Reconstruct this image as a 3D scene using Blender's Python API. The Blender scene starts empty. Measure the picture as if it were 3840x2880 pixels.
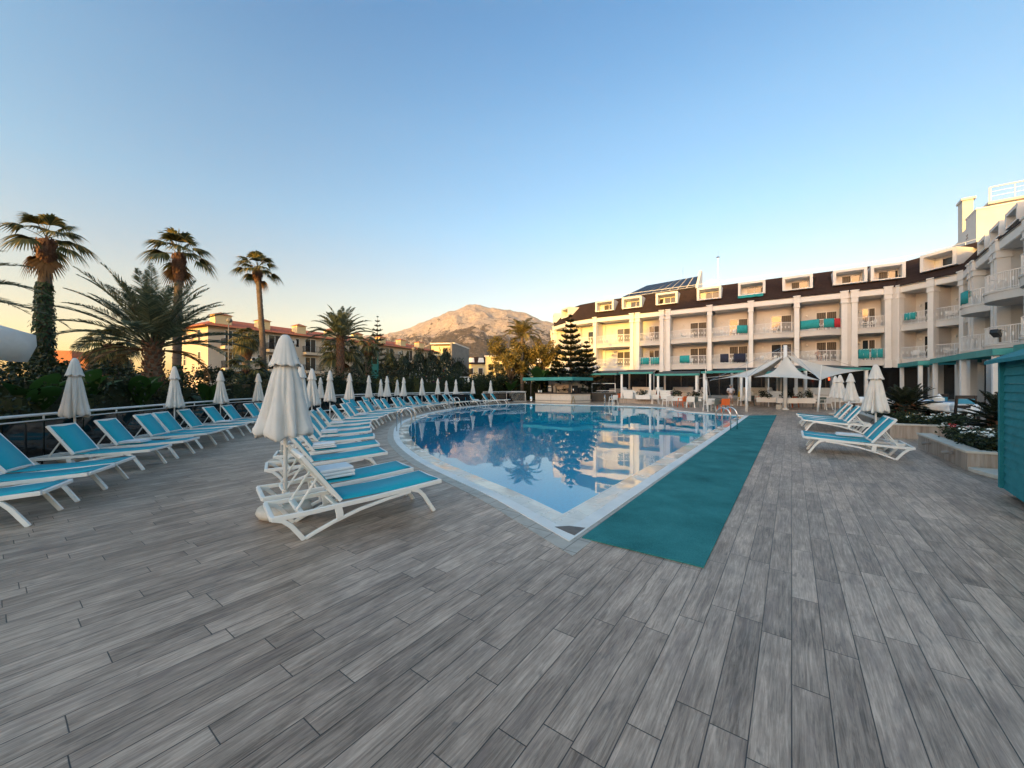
import bpy, math, random
from mathutils import Vector, Matrix, noise
from mathutils.geometry import tessellate_polygon
R = math.radians
rnd = random.Random(7)
SC = bpy.context.scene
COL = SC.collection
F, CX, HY, CH = 1443.0, 1920.0, 1442.0, 1.6          # focal length and centre of the 3840 px photo, eye height

def G(px, py, z=0.0):
    Y = F * (CH - z) / (py - HY)
    return ((px - CX) / F * Y, Y)
def P(px, py, Y):
    return ((px - CX) / F * Y, Y, CH - (py - HY) / F * Y)

# ------------------------------------------------------------------ mesh builder
class MB:
    def __init__(s): s.v = []; s.f = []
    def add(s, vs, fs):
        o = len(s.v); s.v += [tuple(v) for v in vs]; s.f += [tuple(i + o for i in f) for f in fs]; return s
    def box(s, c, d, rz=0.0, tilt=None):
        hx, hy, hz = d[0] / 2, d[1] / 2, d[2] / 2
        m = Matrix.Rotation(rz, 3, 'Z')
        if tilt: m = m @ tilt
        vs = [Vector(c) + m @ Vector((x * hx, y * hy, z * hz)) for x, y, z in
              ((-1,-1,-1),(1,-1,-1),(1,1,-1),(-1,1,-1),(-1,-1,1),(1,-1,1),(1,1,1),(-1,1,1))]
        return s.add(vs, ((3,2,1,0),(4,5,6,7),(0,1,5,4),(1,2,6,5),(2,3,7,6),(3,0,4,7)))
    def span(s, x0, x1, y0, y1, z0, z1):
        return s.box(((x0+x1)/2, (y0+y1)/2, (z0+z1)/2), (abs(x1-x0), abs(y1-y0), abs(z1-z0)))
    def bar(s, pts, w, h, side=(0,1,0)):
        """rectangular section swept along pts; w across `side`, h in the plane"""
        side = Vector(side).normalized(); pts = [Vector(p) for p in pts]; n = len(pts); vs = []
        for i, p in enumerate(pts):
            t = (pts[min(i+1, n-1)] - pts[max(i-1, 0)]).normalized()
            u = side.cross(t)
            u = u.normalized() if u.length > 1e-6 else Vector((0,0,1))
            sd = t.cross(u).normalized()
            for a, b in ((-1,-1),(1,-1),(1,1),(-1,1)): vs.append(p + sd*(a*w/2) + u*(b*h/2))
        fs = [(3,2,1,0), tuple(range(4*n-4, 4*n))]
        for i in range(n-1):
            for k in range(4):
                a, b = 4*i + k, 4*i + (k+1) % 4
                fs.append((a, b, b+4, a+4))
        return s.add(vs, fs)
    def tube(s, pts, r, n=8, cap=True):
        pts = [Vector(p) for p in pts]; m = len(pts)
        rs = r if isinstance(r, (list, tuple)) else [r]*m
        vs = []; ref = None
        for i, p in enumerate(pts):
            t = (pts[min(i+1, m-1)] - pts[max(i-1, 0)]).normalized()
            if ref is None: ref = Vector((1,0,0)) if abs(t.x) < .9 else Vector((0,1,0))
            u = (ref - t*ref.dot(t)).normalized(); w = t.cross(u); ref = u
            for k in range(n):
                a = 2*math.pi*k/n
                vs.append(p + (u*math.cos(a) + w*math.sin(a))*rs[i])
        fs = []
        for i in range(m-1):
            for k in range(n):
                k2 = (k+1) % n
                fs.append((i*n+k, i*n+k2, (i+1)*n+k2, (i+1)*n+k))
        if cap: fs += [tuple(reversed(range(n))), tuple(range((m-1)*n, m*n))]
        return s.add(vs, fs)
    def lathe(s, prof, n=16, c=(0,0,0), cap=True):
        vs = [(c[0]+r*math.cos(2*math.pi*k/n), c[1]+r*math.sin(2*math.pi*k/n), c[2]+z) for r, z in prof for k in range(n)]
        fs = []
        for i in range(len(prof)-1):
            for k in range(n):
                k2 = (k+1) % n
                fs.append((i*n+k, i*n+k2, (i+1)*n+k2, (i+1)*n+k))
        if cap: fs += [tuple(reversed(range(n))), tuple(range((len(prof)-1)*n, len(prof)*n))]
        return s.add(vs, fs)
    def prism(s, poly, z0, z1):
        n = len(poly)
        if sum(poly[i][0]*poly[(i+1)%n][1]-poly[(i+1)%n][0]*poly[i][1] for i in range(n)) < 0: poly = poly[::-1]
        vs = [(x, y, z0) for x, y in poly] + [(x, y, z1) for x, y in poly]
        fs = [tuple(reversed(range(n))), tuple(range(n, 2*n))] + [(i, (i+1)%n, n+(i+1)%n, n+i) for i in range(n)]
        return s.add(vs, fs)
    def quad(s, a, b, c, d): return s.add((a,b,c,d), ((0,1,2,3),))
    def face_up(s):
        out = []
        for f in s.f:
            p = [Vector(s.v[i]) for i in f[:3]]; n = (p[1]-p[0]).cross(p[2]-p[0])
            out.append(tuple(reversed(f)) if abs(n.z) > .5*n.length and n.z < 0 else f)
        s.f = out; return s
    def build(s, name, mat, parent=None, smooth=False, bevel=0, loc=None, solid=0):
        me = bpy.data.meshes.new(name); me.from_pydata(s.v, [], s.f); me.update()
        if smooth: me.polygons.foreach_set('use_smooth', [True]*len(me.polygons))
        me.materials.append(mat)
        o = bpy.data.objects.new(name, me); COL.objects.link(o)
        if parent: o.parent = parent
        if loc: o.location = loc
        if bevel:
            b = o.modifiers.new('bevel', 'BEVEL'); b.width = bevel; b.segments = 2; b.limit_method = 'ANGLE'; b.angle_limit = R(40)
            if not smooth: me.polygons.foreach_set('use_smooth', [True]*len(me.polygons))
            w = o.modifiers.new('wn', 'WEIGHTED_NORMAL'); w.keep_sharp = True
        if solid:
            b = o.modifiers.new('solid', 'SOLIDIFY'); b.thickness = solid; b.offset = 0
        return o

def tag(o, label=None, cat=None, group=None, kind=None):
    if label: o['label'] = label
    if cat: o['category'] = cat
    if group: o['group'] = group
    if kind: o['kind'] = kind
    return o
def empty(name, loc=(0,0,0), rz=0.0, label=None, cat=None, group=None):
    o = bpy.data.objects.new(name, None); COL.objects.link(o)
    o.empty_display_size = .2
    o.location = loc; o.rotation_euler = (0, 0, rz)
    return tag(o, label, cat, group)
def kids(o): return [c for c in bpy.data.objects if c.parent is o]
def copy_tree(o, parent=None, cache=None):
    c = o.copy(); COL.objects.link(c)
    if parent: c.parent = parent
    for ch in TREE.get(o.name, kids(o)): copy_tree(ch, c)
    return c
TREE = {}
def freeze(o):
    TREE[o.name] = kids(o)
    for c in TREE[o.name]: freeze(c)
ORD = ['first','second','third','fourth','fifth','sixth','seventh','eighth','ninth','tenth','eleventh','twelfth','thirteenth',
       'fourteenth','fifteenth','sixteenth','seventeenth','eighteenth','nineteenth','twentieth','twenty-first','twenty-second',
       'twenty-third','twenty-fourth','twenty-fifth','twenty-sixth','twenty-seventh','twenty-eighth','twenty-ninth','thirtieth']

# ------------------------------------------------------------------ materials
class NT:
    def __init__(s, name):
        s.m = bpy.data.materials.new(name); s.m.use_nodes = True
        s.t = s.m.node_tree; s.t.nodes.clear()
        s.out = s.n('ShaderNodeOutputMaterial')
    def n(s, typ, **kw):
        x = s.t.nodes.new(typ)
        for k, v in kw.items():
            if k.startswith('i_'): x.inputs[k[2:].replace('_', ' ')].default_value = v
            else: setattr(x, k, v)
        return x
    def l(s, a, b): s.t.links.new(a, b)
    def math(s, op, a, b=None, c=None):
        x = s.n('ShaderNodeMath', operation=op)
        for i, v in enumerate((a, b, c)):
            if v is None: continue
            if isinstance(v, (int, float)): x.inputs[i].default_value = v
            else: s.l(v, x.inputs[i])
        return x.outputs[0]
    def mix(s, fac, a, b, blend='MIX'):
        x = s.n('ShaderNodeMix', data_type='RGBA', blend_type=blend)
        for i, v in ((0, fac), (6, a), (7, b)):
            if isinstance(v, (int, float)): x.inputs[i].default_value = v
            elif isinstance(v, tuple): x.inputs[i].default_value = v if len(v) == 4 else (*v, 1)
            else: s.l(v, x.inputs[i])
        return x.outputs[2]
    def noise(s, vec, scale, detail=4, rough=.55, dist=0):
        x = s.n('ShaderNodeTexNoise'); x.inputs['Scale'].default_value = scale; x.inputs['Detail'].default_value = detail
        x.inputs['Roughness'].default_value = rough; x.inputs['Distortion'].default_value = dist
        if vec is not None: s.l(vec, x.inputs['Vector'])
        return x.outputs['Fac']
    def ramp(s, fac, stops):
        x = s.n('ShaderNodeValToRGB'); e = x.color_ramp.elements
        while len(e) < len(stops): e.new(.5)
        for el, (p, c) in zip(e, stops): el.position = p; el.color = (*c, 1) if len(c) == 3 else c
        s.l(fac, x.inputs[0]); return x.outputs[0]
    def obj(s): return s.n('ShaderNodeTexCoord').outputs['Object']
    def bsdf(s, col, rough=.5, metal=0.0, spec=.5, **kw):
        b = s.n('ShaderNodeBsdfPrincipled')
        for k, v in (('Base Color', col), ('Roughness', rough), ('Metallic', metal), ('Specular IOR Level', spec)):
            if isinstance(v, tuple): b.inputs[k].default_value = (*v, 1) if len(v) == 3 else v
            elif isinstance(v, (int, float)): b.inputs[k].default_value = v
            else: s.l(v, b.inputs[k])
        s.b = b; return b
    def bump(s, h, strength=.3, dist=.01):
        x = s.n('ShaderNodeBump'); x.inputs['Strength'].default_value = strength; x.inputs['Distance'].default_value = dist
        s.l(h, x.inputs['Height']); return x.outputs[0]
    def done(s, sh=None):
        s.l((sh or s.b).outputs[0], s.out.inputs[0]); return s.m

def M(name, col, rough=.5, var=.12, scale=6.0, bump=0.0, metal=0.0, spec=.5, dirt=0.0, bscale=None):
    t = NT(name); v = t.obj()
    n1 = t.noise(v, scale, 5)
    lo = tuple(c*(1-var) for c in col); hi = tuple(min(1, c*(1+var)) for c in col)
    c = t.ramp(n1, [(.3, lo), (.7, hi)])
    if dirt:
        n2 = t.noise(v, scale*.35, 6, .65, .4)
        c = t.mix(t.ramp(n2, [(.48, (0,0,0)), (.75, (dirt,)*3)]), c, tuple(x*.55 for x in col))
    t.bsdf(c, rough, metal, spec)
    if bump: t.l(t.bump(t.noise(v, bscale or scale*4, 5), bump, .01), t.b.inputs['Normal'])
    return t.done()

def leaf_mat(name, stops, trans=.3, rough=.5):
    t = NT(name)
    g = t.n('ShaderNodeNewGeometry')
    c = t.ramp(g.outputs['Random Per Island'], stops)
    b = t.bsdf(c, rough, 0, .35)
    tr = t.n('ShaderNodeBsdfTranslucent'); t.l(c, tr.inputs[0])
    mx = t.n('ShaderNodeMixShader'); mx.inputs[0].default_value = trans
    t.l(b.outputs[0], mx.inputs[1]); t.l(tr.outputs[0], mx.inputs[2])
    return t.done(mx)

def mat_deck():
    t = NT('deck_planks'); v = t.obj()
    def dot(vec):
        x = t.n('ShaderNodeVectorMath', operation='DOT_PRODUCT'); t.l(v, x.inputs[0]); x.inputs[1].default_value = vec
        return x.outputs['Value']
    u = dot((.588, .809, 0)); w = dot((.809, -.588, 0))
    wr = t.math('DIVIDE', w, .158); row = t.math('FLOOR', wr)
    wn = t.n('ShaderNodeTexWhiteNoise', noise_dimensions='1D'); t.l(row, wn.inputs['W'])
    ur = t.math('ADD', t.math('DIVIDE', u, 1.05), wn.outputs['Value']); colm = t.math('FLOOR', ur)
    cid = t.n('ShaderNodeCombineXYZ'); t.l(row, cid.inputs[0]); t.l(colm, cid.inputs[1])
    wid = t.n('ShaderNodeTexWhiteNoise', noise_dimensions='3D'); t.l(cid.outputs[0], wid.inputs['Vector']); rid = wid.outputs['Value']
    def edge(x, s):
        f = t.math('FRACT', x); return t.math('MULTIPLY', t.math('MINIMUM', f, t.math('SUBTRACT', 1.0, f)), s)
    e = t.math('MINIMUM', edge(wr, .158), edge(ur, 1.05))
    mr = t.n('ShaderNodeMapRange'); t.l(e, mr.inputs[0]); mr.inputs[1].default_value = .0012; mr.inputs[2].default_value = .0038
    joint = mr.outputs[0]
    def vec(a, b, c):
        x = t.n('ShaderNodeCombineXYZ'); t.l(t.math('MULTIPLY', u, a), x.inputs[0]); t.l(t.math('MULTIPLY', w, b), x.inputs[1])
        t.l(t.math('MULTIPLY', rid, c), x.inputs[2]); return x.outputs[0]
    fine = t.noise(vec(5.0, 95, 37), 1.0, 6, .75, .5)
    streak = t.noise(vec(1.9, 24, 53), 1.0, 7, .72, 1.6)
    blot = t.noise(vec(2.6, 6, 91), 1.0, 4, .6, .3)
    wide = t.noise(v, .35, 3)
    g = t.math('ADD', t.math('MULTIPLY', fine, .38), t.math('ADD', t.math('MULTIPLY', streak, .46), t.math('MULTIPLY', blot, .26)))
    g = t.math('ADD', g, t.math('MULTIPLY', t.math('SUBTRACT', rid, .5), .085))
    g = t.math('ADD', g, t.math('MULTIPLY', t.math('SUBTRACT', wide, .5), .2))
    c = t.ramp(g, [(.36, (.060, .038, .026)), (.455, (.188, .130, .092)), (.555, (.34, .244, .180)), (.67, (.56, .41, .31))])
    brn = t.noise(vec(1.6, 8, 71), 1.0, 4, .6, .8)
    c = t.mix(t.ramp(brn, [(.54, (0,0,0)), (.70, (.55,.55,.55))]), c, (.175, .120, .098))
    knot = t.noise(vec(3.0, 9, 17), 1.0, 2, .5, 2.0)
    c = t.mix(t.ramp(knot, [(.66, (0,0,0)), (.78, (.55,.55,.55))]), c, (.07, .06, .056))
    st = t.noise(v, .9, 7, .68, .5)
    c = t.mix(t.ramp(st, [(.52, (0,0,0)), (.72, (.38,.38,.38))]), c, (.085, .072, .062))
    c = t.mix(joint, (.022, .020, .019), c)
    rr = t.n('ShaderNodeMapRange'); t.l(g, rr.inputs[0]); rr.inputs[3].default_value = .5; rr.inputs[4].default_value = .36
    t.bsdf(c, rr.outputs[0], 0, .45)
    h = t.math('ADD', t.math('MULTIPLY', joint, 1.0), t.math('MULTIPLY', fine, .35))
    t.l(t.bump(h, .5, .003), t.b.inputs['Normal'])
    return t.done()

def mat_water():
    t = NT('pool_water'); v = t.obj()
    n1 = t.noise(v, .9, 2, .5, .2); n2 = t.noise(v, 4.5, 2)
    h = t.math('ADD', n1, t.math('MULTIPLY', n2, .06))
    nb = t.bump(h, .075, .035)
    fr = t.n('ShaderNodeFresnel'); fr.inputs['IOR'].default_value = 1.52; t.l(nb, fr.inputs['Normal'])
    gl = t.n('ShaderNodeBsdfGlossy'); gl.inputs['Roughness'].default_value = .0; t.l(nb, gl.inputs['Normal'])
    tr = t.n('ShaderNodeBsdfTransparent'); tr.inputs[0].default_value = (.62, .97, 1.0, 1)
    ge = t.n('ShaderNodeNewGeometry'); fk = t.math('MULTIPLY', fr.outputs[0], t.math('SUBTRACT', 1.0, ge.outputs['Backfacing']))
    mx = t.n('ShaderNodeMixShader'); t.l(fk, mx.inputs[0]); t.l(tr.outputs[0], mx.inputs[1]); t.l(gl.outputs[0], mx.inputs[2])
    return t.done(mx)

def grid_lines(t, v, sx, sy, wid, ax=(0, 1)):
    s = t.n('ShaderNodeSeparateXYZ'); t.l(v, s.inputs[0])
    def e(o, k):
        f = t.math('FRACT', t.math('DIVIDE', o, k)); return t.math('MULTIPLY', t.math('MINIMUM', f, t.math('SUBTRACT', 1.0, f)), k)
    d = t.math('MINIMUM', e(s.outputs[ax[0]], sx), e(s.outputs[ax[1]], sy))
    return t.math('GREATER_THAN', d, wid)

def mat_basin():
    t = NT('pool_mosaic'); v = t.obj()
    n = t.noise(v, 12, 2); n2 = t.noise(v, .5, 2)
    c = t.ramp(n, [(.35, (.004, .32, .52)), (.65, (.008, .40, .62))])
    c = t.mix(t.math('MULTIPLY', n2, .25), c, (.008, .35, .50))
    t.bsdf(c, .35); return t.done()

def mat_tile(name, col, sx, sy, rough=.4, line=.004, gcol=.55, var=.1, scale=8):
    t = NT(name); v = t.obj()
    n = t.noise(v, scale, 5)
    c = t.ramp(n, [(.3, tuple(x*(1-var) for x in col)), (.7, tuple(min(1, x*(1+var)) for x in col))])
    rot = t.n('ShaderNodeVectorRotate', rotation_type='Z_AXIS'); t.l(v, rot.inputs[0]); rot.inputs['Angle'].default_value = R(36.3)
    g = grid_lines(t, rot.outputs[0], sx, sy, line)
    c = t.mix(g, tuple(x*gcol for x in col), c)
    t.bsdf(c, rough); return t.done()

def mat_ledge():
    t = NT('ledge_tile'); v = t.obj()
    n = t.noise(v, 7, 5); w = t.noise(v, 1.1, 4, .6, .6)
    c = t.ramp(n, [(.3, (.60, .565, .50)), (.7, (.72, .69, .63))])
    rot = t.n('ShaderNodeVectorRotate', rotation_type='Z_AXIS'); t.l(v, rot.inputs[0]); rot.inputs['Angle'].default_value = R(36.3)
    c = t.mix(grid_lines(t, rot.outputs[0], .33, .6, .003), (.45, .42, .37), c)
    wet = t.ramp(w, [(.40, (0,0,0)), (.56, (1,1,1))])
    c = t.mix(t.math('MULTIPLY', wet, .3), c, (.42, .38, .30))
    ro = t.n('ShaderNodeMapRange'); t.l(wet, ro.inputs[0]); ro.inputs[3].default_value = .4; ro.inputs[4].default_value = .03
    t.bsdf(c, ro.outputs[0], 0, .6); return t.done()

def mat_carpet():
    t = NT('teal_carpet'); v = t.obj()
    n1 = t.noise(v, 90, 4, .7); n2 = t.noise(v, 1.3, 4, .6)
    g = t.math('ADD', t.math('MULTIPLY', n1, .5), t.math('MULTIPLY', n2, .5))
    c = t.ramp(g, [(.36, (.018, .105, .108)), (.5, (.032, .180, .182)), (.64, (.055, .245, .24))])
    t.bsdf(c, .95, 0, .08)
    t.l(t.bump(t.noise(v, 220, 3), .6, .004), t.b.inputs['Normal']); return t.done()

def mat_sling():
    t = NT('teal_sling'); v = t.obj()
    w1 = t.n('ShaderNodeTexWave', wave_type='BANDS', bands_direction='X'); w1.inputs['Scale'].default_value = 90; t.l(v, w1.inputs[0])
    w2 = t.n('ShaderNodeTexWave', wave_type='BANDS', bands_direction='Y'); w2.inputs['Scale'].default_value = 90; t.l(v, w2.inputs[0])
    k = t.math('MULTIPLY', w1.outputs['Fac'], w2.outputs['Fac'])
    n = t.noise(v, 3.0, 4)
    c = t.mix(k, (.010, .39, .51), (.022, .53, .65))
    c = t.mix(t.math('MULTIPLY', n, .35), c, (.03, .43, .50))
    t.bsdf(c, .55, 0, .35); t.l(t.bump(k, .25, .002), t.b.inputs['Normal'])
    b = t.b
    tr = t.n('ShaderNodeBsdfTranslucent'); t.l(c, tr.inputs[0])
    mx = t.n('ShaderNodeMixShader'); mx.inputs[0].default_value = .22
    t.l(b.outputs[0], mx.inputs[1]); t.l(tr.outputs[0], mx.inputs[2]); return t.done(mx)

def mat_canvas():
    t = NT('white_canvas'); v = t.obj()
    n1 = t.noise(v, 5, 5, .6, .4); n2 = t.noise(v, 160, 2)
    c = t.ramp(n1, [(.25, (.66, .63, .585)), (.75, (.76, .735, .70))])
    st = t.noise(v, 2.2, 5, .7, 1.0)
    c = t.mix(t.ramp(st, [(.66, (0,0,0)), (.9, (.3,.3,.3))]), c, (.42, .38, .33))
    b = t.bsdf(c, .85, 0, .2); t.l(t.bump(t.math('ADD', t.math('MULTIPLY', n1, .3), t.math('MULTIPLY', n2, .12)), .25, .012), b.inputs['Normal'])
    tr = t.n('ShaderNodeBsdfTranslucent'); t.l(c, tr.inputs[0])
    mx = t.n('ShaderNodeMixShader'); mx.inputs[0].default_value = .18
    t.l(b.outputs[0], mx.inputs[1]); t.l(tr.outputs[0], mx.inputs[2]); return t.done(mx)

def mat_travertine():
    t = NT('travertine'); v = t.obj()
    mp = t.n('ShaderNodeMapping'); t.l(v, mp.inputs[0]); mp.inputs['Scale'].default_value = (7, 7, .5)
    n = t.noise(mp.outputs[0], 1.3, 6, .65, .3)
    c = t.ramp(n, [(.3, (.17, .125, .095)), (.5, (.31, .25, .205)), (.7, (.44, .385, .335))])
    t.bsdf(c, .5); return t.done()

def mat_rooftile():
    t = NT('red_roof_tiles'); v = t.obj()
    s = t.n('ShaderNodeSeparateXYZ'); t.l(v, s.inputs[0])
    wv = t.math('SINE', t.math('MULTIPLY', s.outputs[0], 2*math.pi/.3))
    row = t.math('FRACT', t.math('DIVIDE', s.outputs[1], .35))
    n = t.noise(v, 3, 6, .7)
    c = t.ramp(n, [(.3, (.27, .062, .026)), (.55, (.46, .115, .045)), (.75, (.56, .17, .075))])
    c = t.mix(t.math('MULTIPLY', t.math('GREATER_THAN', row, .86), .5), c, (.09, .025, .015))
    t.bsdf(c, .75); t.l(t.bump(t.math('ADD', wv, row), .8, .05), t.b.inputs['Normal']); return t.done()

def mat_shingle():
    t = NT('dark_shingles'); v = t.obj()
    br = t.n('ShaderNodeTexBrick'); br.inputs['Scale'].default_value = 1.0
    br.inputs['Brick Width'].default_value = .34; br.inputs['Row Height'].default_value = .15; br.inputs['Mortar Size'].default_value = .012
    br.inputs['Color1'].default_value = (.045, .026, .021, 1); br.inputs['Color2'].default_value = (.026, .016, .014, 1); br.inputs['Mortar'].default_value = (.009, .006, .006, 1)
    s = t.n('ShaderNodeSeparateXYZ'); t.l(v, s.inputs[0])
    cb = t.n('ShaderNodeCombineXYZ'); t.l(t.math('ADD', s.outputs[0], s.outputs[1]), cb.inputs[0]); t.l(s.outputs[2], cb.inputs[1]); t.l(cb.outputs[0], br.inputs[0])
    n = t.noise(v, 1.2, 5)
    c = t.mix(t.math('MULTIPLY', n, .5), br.outputs['Color'], (.05, .032, .026))
    t.bsdf(c, .9, 0, .2); t.l(t.bump(br.outputs['Fac'], -.4, .02), t.b.inputs['Normal']); return t.done()

def mat_mountain():
    t = NT('mountain_rock'); v = t.obj()
    g = t.n('ShaderNodeNewGeometry')
    s = t.n('ShaderNodeSeparateXYZ'); t.l(v, s.inputs[0])
    sn = t.n('ShaderNodeSeparateXYZ'); t.l(g.outputs['Normal'], sn.inputs[0])
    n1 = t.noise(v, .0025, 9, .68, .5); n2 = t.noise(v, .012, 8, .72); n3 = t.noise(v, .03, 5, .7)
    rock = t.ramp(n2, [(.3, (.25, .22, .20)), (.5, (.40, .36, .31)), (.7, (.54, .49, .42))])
    veg_shade = t.ramp(n3, [(.3, (.058, .053, .046)), (.7, (.135, .118, .098))])  # forest tone, denser low down; its dark colour also stands in for shade
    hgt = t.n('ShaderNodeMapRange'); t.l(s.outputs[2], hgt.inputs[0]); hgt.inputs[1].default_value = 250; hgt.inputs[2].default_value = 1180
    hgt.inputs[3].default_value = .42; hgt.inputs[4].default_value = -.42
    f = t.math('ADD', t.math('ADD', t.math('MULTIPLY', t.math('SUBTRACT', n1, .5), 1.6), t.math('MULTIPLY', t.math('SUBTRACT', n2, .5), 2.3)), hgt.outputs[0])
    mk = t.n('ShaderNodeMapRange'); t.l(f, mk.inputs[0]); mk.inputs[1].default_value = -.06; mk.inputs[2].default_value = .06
    c = t.mix(mk.outputs[0], rock, veg_shade)
    t.bsdf(c, .95, 0, .1)
    t.l(t.bump(t.math('ADD', n2, t.math('MULTIPLY', n3, .5)), .9, 60), t.b.inputs['Normal']); return t.done()

def mat_siding():
    t = NT('teal_siding'); v = t.obj()
    n = t.noise(v, 4, 5); n2 = t.noise(v, 40, 3)
    c = t.ramp(t.math('ADD', t.math('MULTIPLY', n, .7), t.math('MULTIPLY', n2, .3)), [(.3, (.012, .15, .18)), (.7, (.03, .24, .27))])
    t.bsdf(c, .8, 0, .2); t.l(t.bump(n2, .2, .004), t.b.inputs['Normal']); return t.done()

def mat_glass(name='window_glass', col=(.015, .018, .02), rough=.06):
    t = NT(name); v = t.obj(); t.bsdf(t.mix(t.noise(v, .8, 2), tuple(c*.6 for c in col), tuple(c*1.5 for c in col)), rough, 0, .6); return t.done()
def mat_curtain():
    t = NT('curtain'); v = t.obj()
    s = t.n('ShaderNodeSeparateXYZ'); t.l(v, s.inputs[0])
    a = t.math('ADD', s.outputs[0], s.outputs[1])
    w = t.math('SINE', t.math('ADD', t.math('MULTIPLY', a, 38), t.math('MULTIPLY', t.noise(v, 1.5, 2), 9)))
    c = t.ramp(t.math('MULTIPLY_ADD', w, .5, .5), [(0, (.022, .018, .015)), (1, (.085, .072, .06))])
    t.bsdf(c, .4, 0, .25); return t.done()

W_PLASTIC = M('white_plastic', (.74, .73, .70), .42, .05, 3, .05, dirt=.12)
SLING = mat_sling(); CANVAS = mat_canvas(); DECK = mat_deck(); WATER = mat_water(); BASIN = mat_basin()
LEDGE = mat_ledge()
CURB = M('white_curb', (.70, .69, .66), .5, .08, 3, .1, dirt=.35)
BAND = mat_tile('beige_band_tile', (.36, .32, .27), .3, .3, .45, .006, .45, .18, 5)
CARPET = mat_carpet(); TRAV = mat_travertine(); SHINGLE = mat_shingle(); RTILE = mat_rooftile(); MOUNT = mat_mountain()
W_WALL = M('white_render', (.585, .56, .53), .8, .05, 1.2, .15, dirt=.18, bscale=30)
W_TRIM = M('white_trim', (.70, .68, .65), .7, .04, 2, .05, dirt=.12)
CREAM = M('cream_render', (.62, .50, .38), .85, .06, .7, .15, dirt=.2)
YELLOWW = M('yellow_render', (.70, .56, .30), .85, .05, .6)
GREYW = M('grey_concrete', (.20, .19, .18), .9, .15, .8, .2, dirt=.3)
STEEL = M('stainless_steel', (.62, .61, .60), .16, .04, 4, metal=1.0)
WMETAL = M('white_painted_metal', (.72, .72, .71), .35, .04, 4)
DGLASS = mat_glass('dark_railing_glass', (.008, .009, .010), .05)
WGLASS = mat_glass(); CURTAIN = mat_curtain()
DARKIN = M('dark_interior', (.010, .009, .009), .8, .3, 1)
TEALB = M('teal_canvas', (.030, .235, .225), .6, .1, 2, .1)
TEALTOWEL = M('teal_towel', (.02, .27, .29), .95, .15, 6, .4, bscale=60)
REDTOWEL = M('red_towel', (.42, .03, .04), .95, .15, 6, .4, bscale=60)
NAVYTOWEL = M('navy_towel', (.02, .025, .05), .95, .2, 6, .4, bscale=60)
WTOWEL = M('white_towel', (.76, .77, .78), .95, .05, 8, .6, bscale=90)
SIDING = mat_siding()
BLACKM = M('black_metal', (.012, .012, .012), .4, .2, 4)
DWOOD = M('dark_wood', (.022, .014, .011), .5, .3, 8, .2)
CONC = M('cream_concrete', (.52, .47, .40), .75, .1, 7, .4, dirt=.3)
ORANGE = M('orange_plastic', (.62, .13, .03), .4, .06, 4)
GREYP = M('grey_green_plastic', (.10, .13, .12), .4, .08, 4)
WICKER = M('white_wicker', (.70, .68, .64), .7, .08, 40, .5)
BARTILE = mat_tile('bar_front_tile', (.58, .52, .45), .3, .3, .4, .004, .8, .06)
SOIL = M('soil', (.06, .042, .03), .95, .3, 4, .5)
GROUND = M('dry_ground', (.055, .052, .035), .95, .3, .3, .3)
TRUNK = M('palm_trunk', (.135, .098, .070), .9, .35, 9, .8)
BARK = M('bark', (.10, .075, .055), .9, .3, 12, .7)
SKIRT = M('palm_fibre', (.15, .075, .045), .95, .4, 14, .8)
TERRA = M('terracotta_paint', (.42, .16, .075), .8, .12, 3)
ACW = M('ac_white', (.62, .60, .57), .5, .05, 3)
FANLEAF = leaf_mat('fan_palm_leaf', [(0, (.040, .050, .018)), (.5, (.09, .095, .032)), (.8, (.21, .17, .05)), (1, (.36, .25, .08))], .35)
DATELEAF = leaf_mat('date_palm_leaf', [(0, (.045, .062, .038)), (.6, (.095, .115, .065)), (1, (.17, .175, .09))], .25)
SAGO = leaf_mat('sago_leaf', [(0, (.007, .012, .007)), (1, (.025, .036, .018))], .15)
HEDGE = leaf_mat('hedge_leaf', [(0, (.008, .015, .007)), (.6, (.020, .034, .012)), (.92, (.042, .056, .018)), (1, (.08, .085, .02))], .25)
CYPR = leaf_mat('cypress_leaf', [(0, (.007, .014, .008)), (.7, (.020, .034, .016)), (1, (.045, .055, .02))], .2)
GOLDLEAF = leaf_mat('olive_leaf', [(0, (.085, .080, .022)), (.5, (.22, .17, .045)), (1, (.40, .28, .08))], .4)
PINEL = leaf_mat('pine_needles', [(0, (.006, .013, .009)), (.7, (.018, .030, .018)), (1, (.045, .042, .022))], .15)
BANANA = leaf_mat('banana_leaf', [(0, (.016, .045, .012)), (1, (.05, .12, .025))], .4, .35)
IVY = leaf_mat('ivy_leaf', [(0, (.012, .026, .008)), (.6, (.03, .06, .018)), (1, (.06, .10, .03))], .3)
DEADLEAF = leaf_mat('dead_palm_leaf', [(0, (.09, .05, .02)), (1, (.24, .14, .06))], .3)
FLW = M('white_petals', (.80, .78, .70), .7, .05, 9); FLR = M('red_petals', (.50, .02, .02), .6, .2, 9); FLO = M('orange_petals', (.55, .16, .02), .6, .2, 9); FLM = M('magenta_petals', (.30, .02, .12), .7, .2, 9)
EXPO = 1.62
HAZE = 1.5e-5
SKY_TINT = [(0,(1.32,.88,.55)),(.12,(1.32,.85,.60)),(.25,(1.13,.88,.74)),(.37,(.96,.97,.90)),(.54,(.83,.97,.97)),(.69,(.60,.88,.99)),(.74,(.64,.89,.96)),(1,(1.1,.98,.85))]
OCC = [(-200,10),(-85,15),(-60,17.0),(-30,19.8),(-17,20.3),(-13,21.3),(-10.8,22.5),(-9.2,29.0),(-6,30.3),(-2.7,31.1),(1,32.6),(13,32.6),(16,30.4),(30,29.5),(60,28),(100,10),(140,0)]
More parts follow.
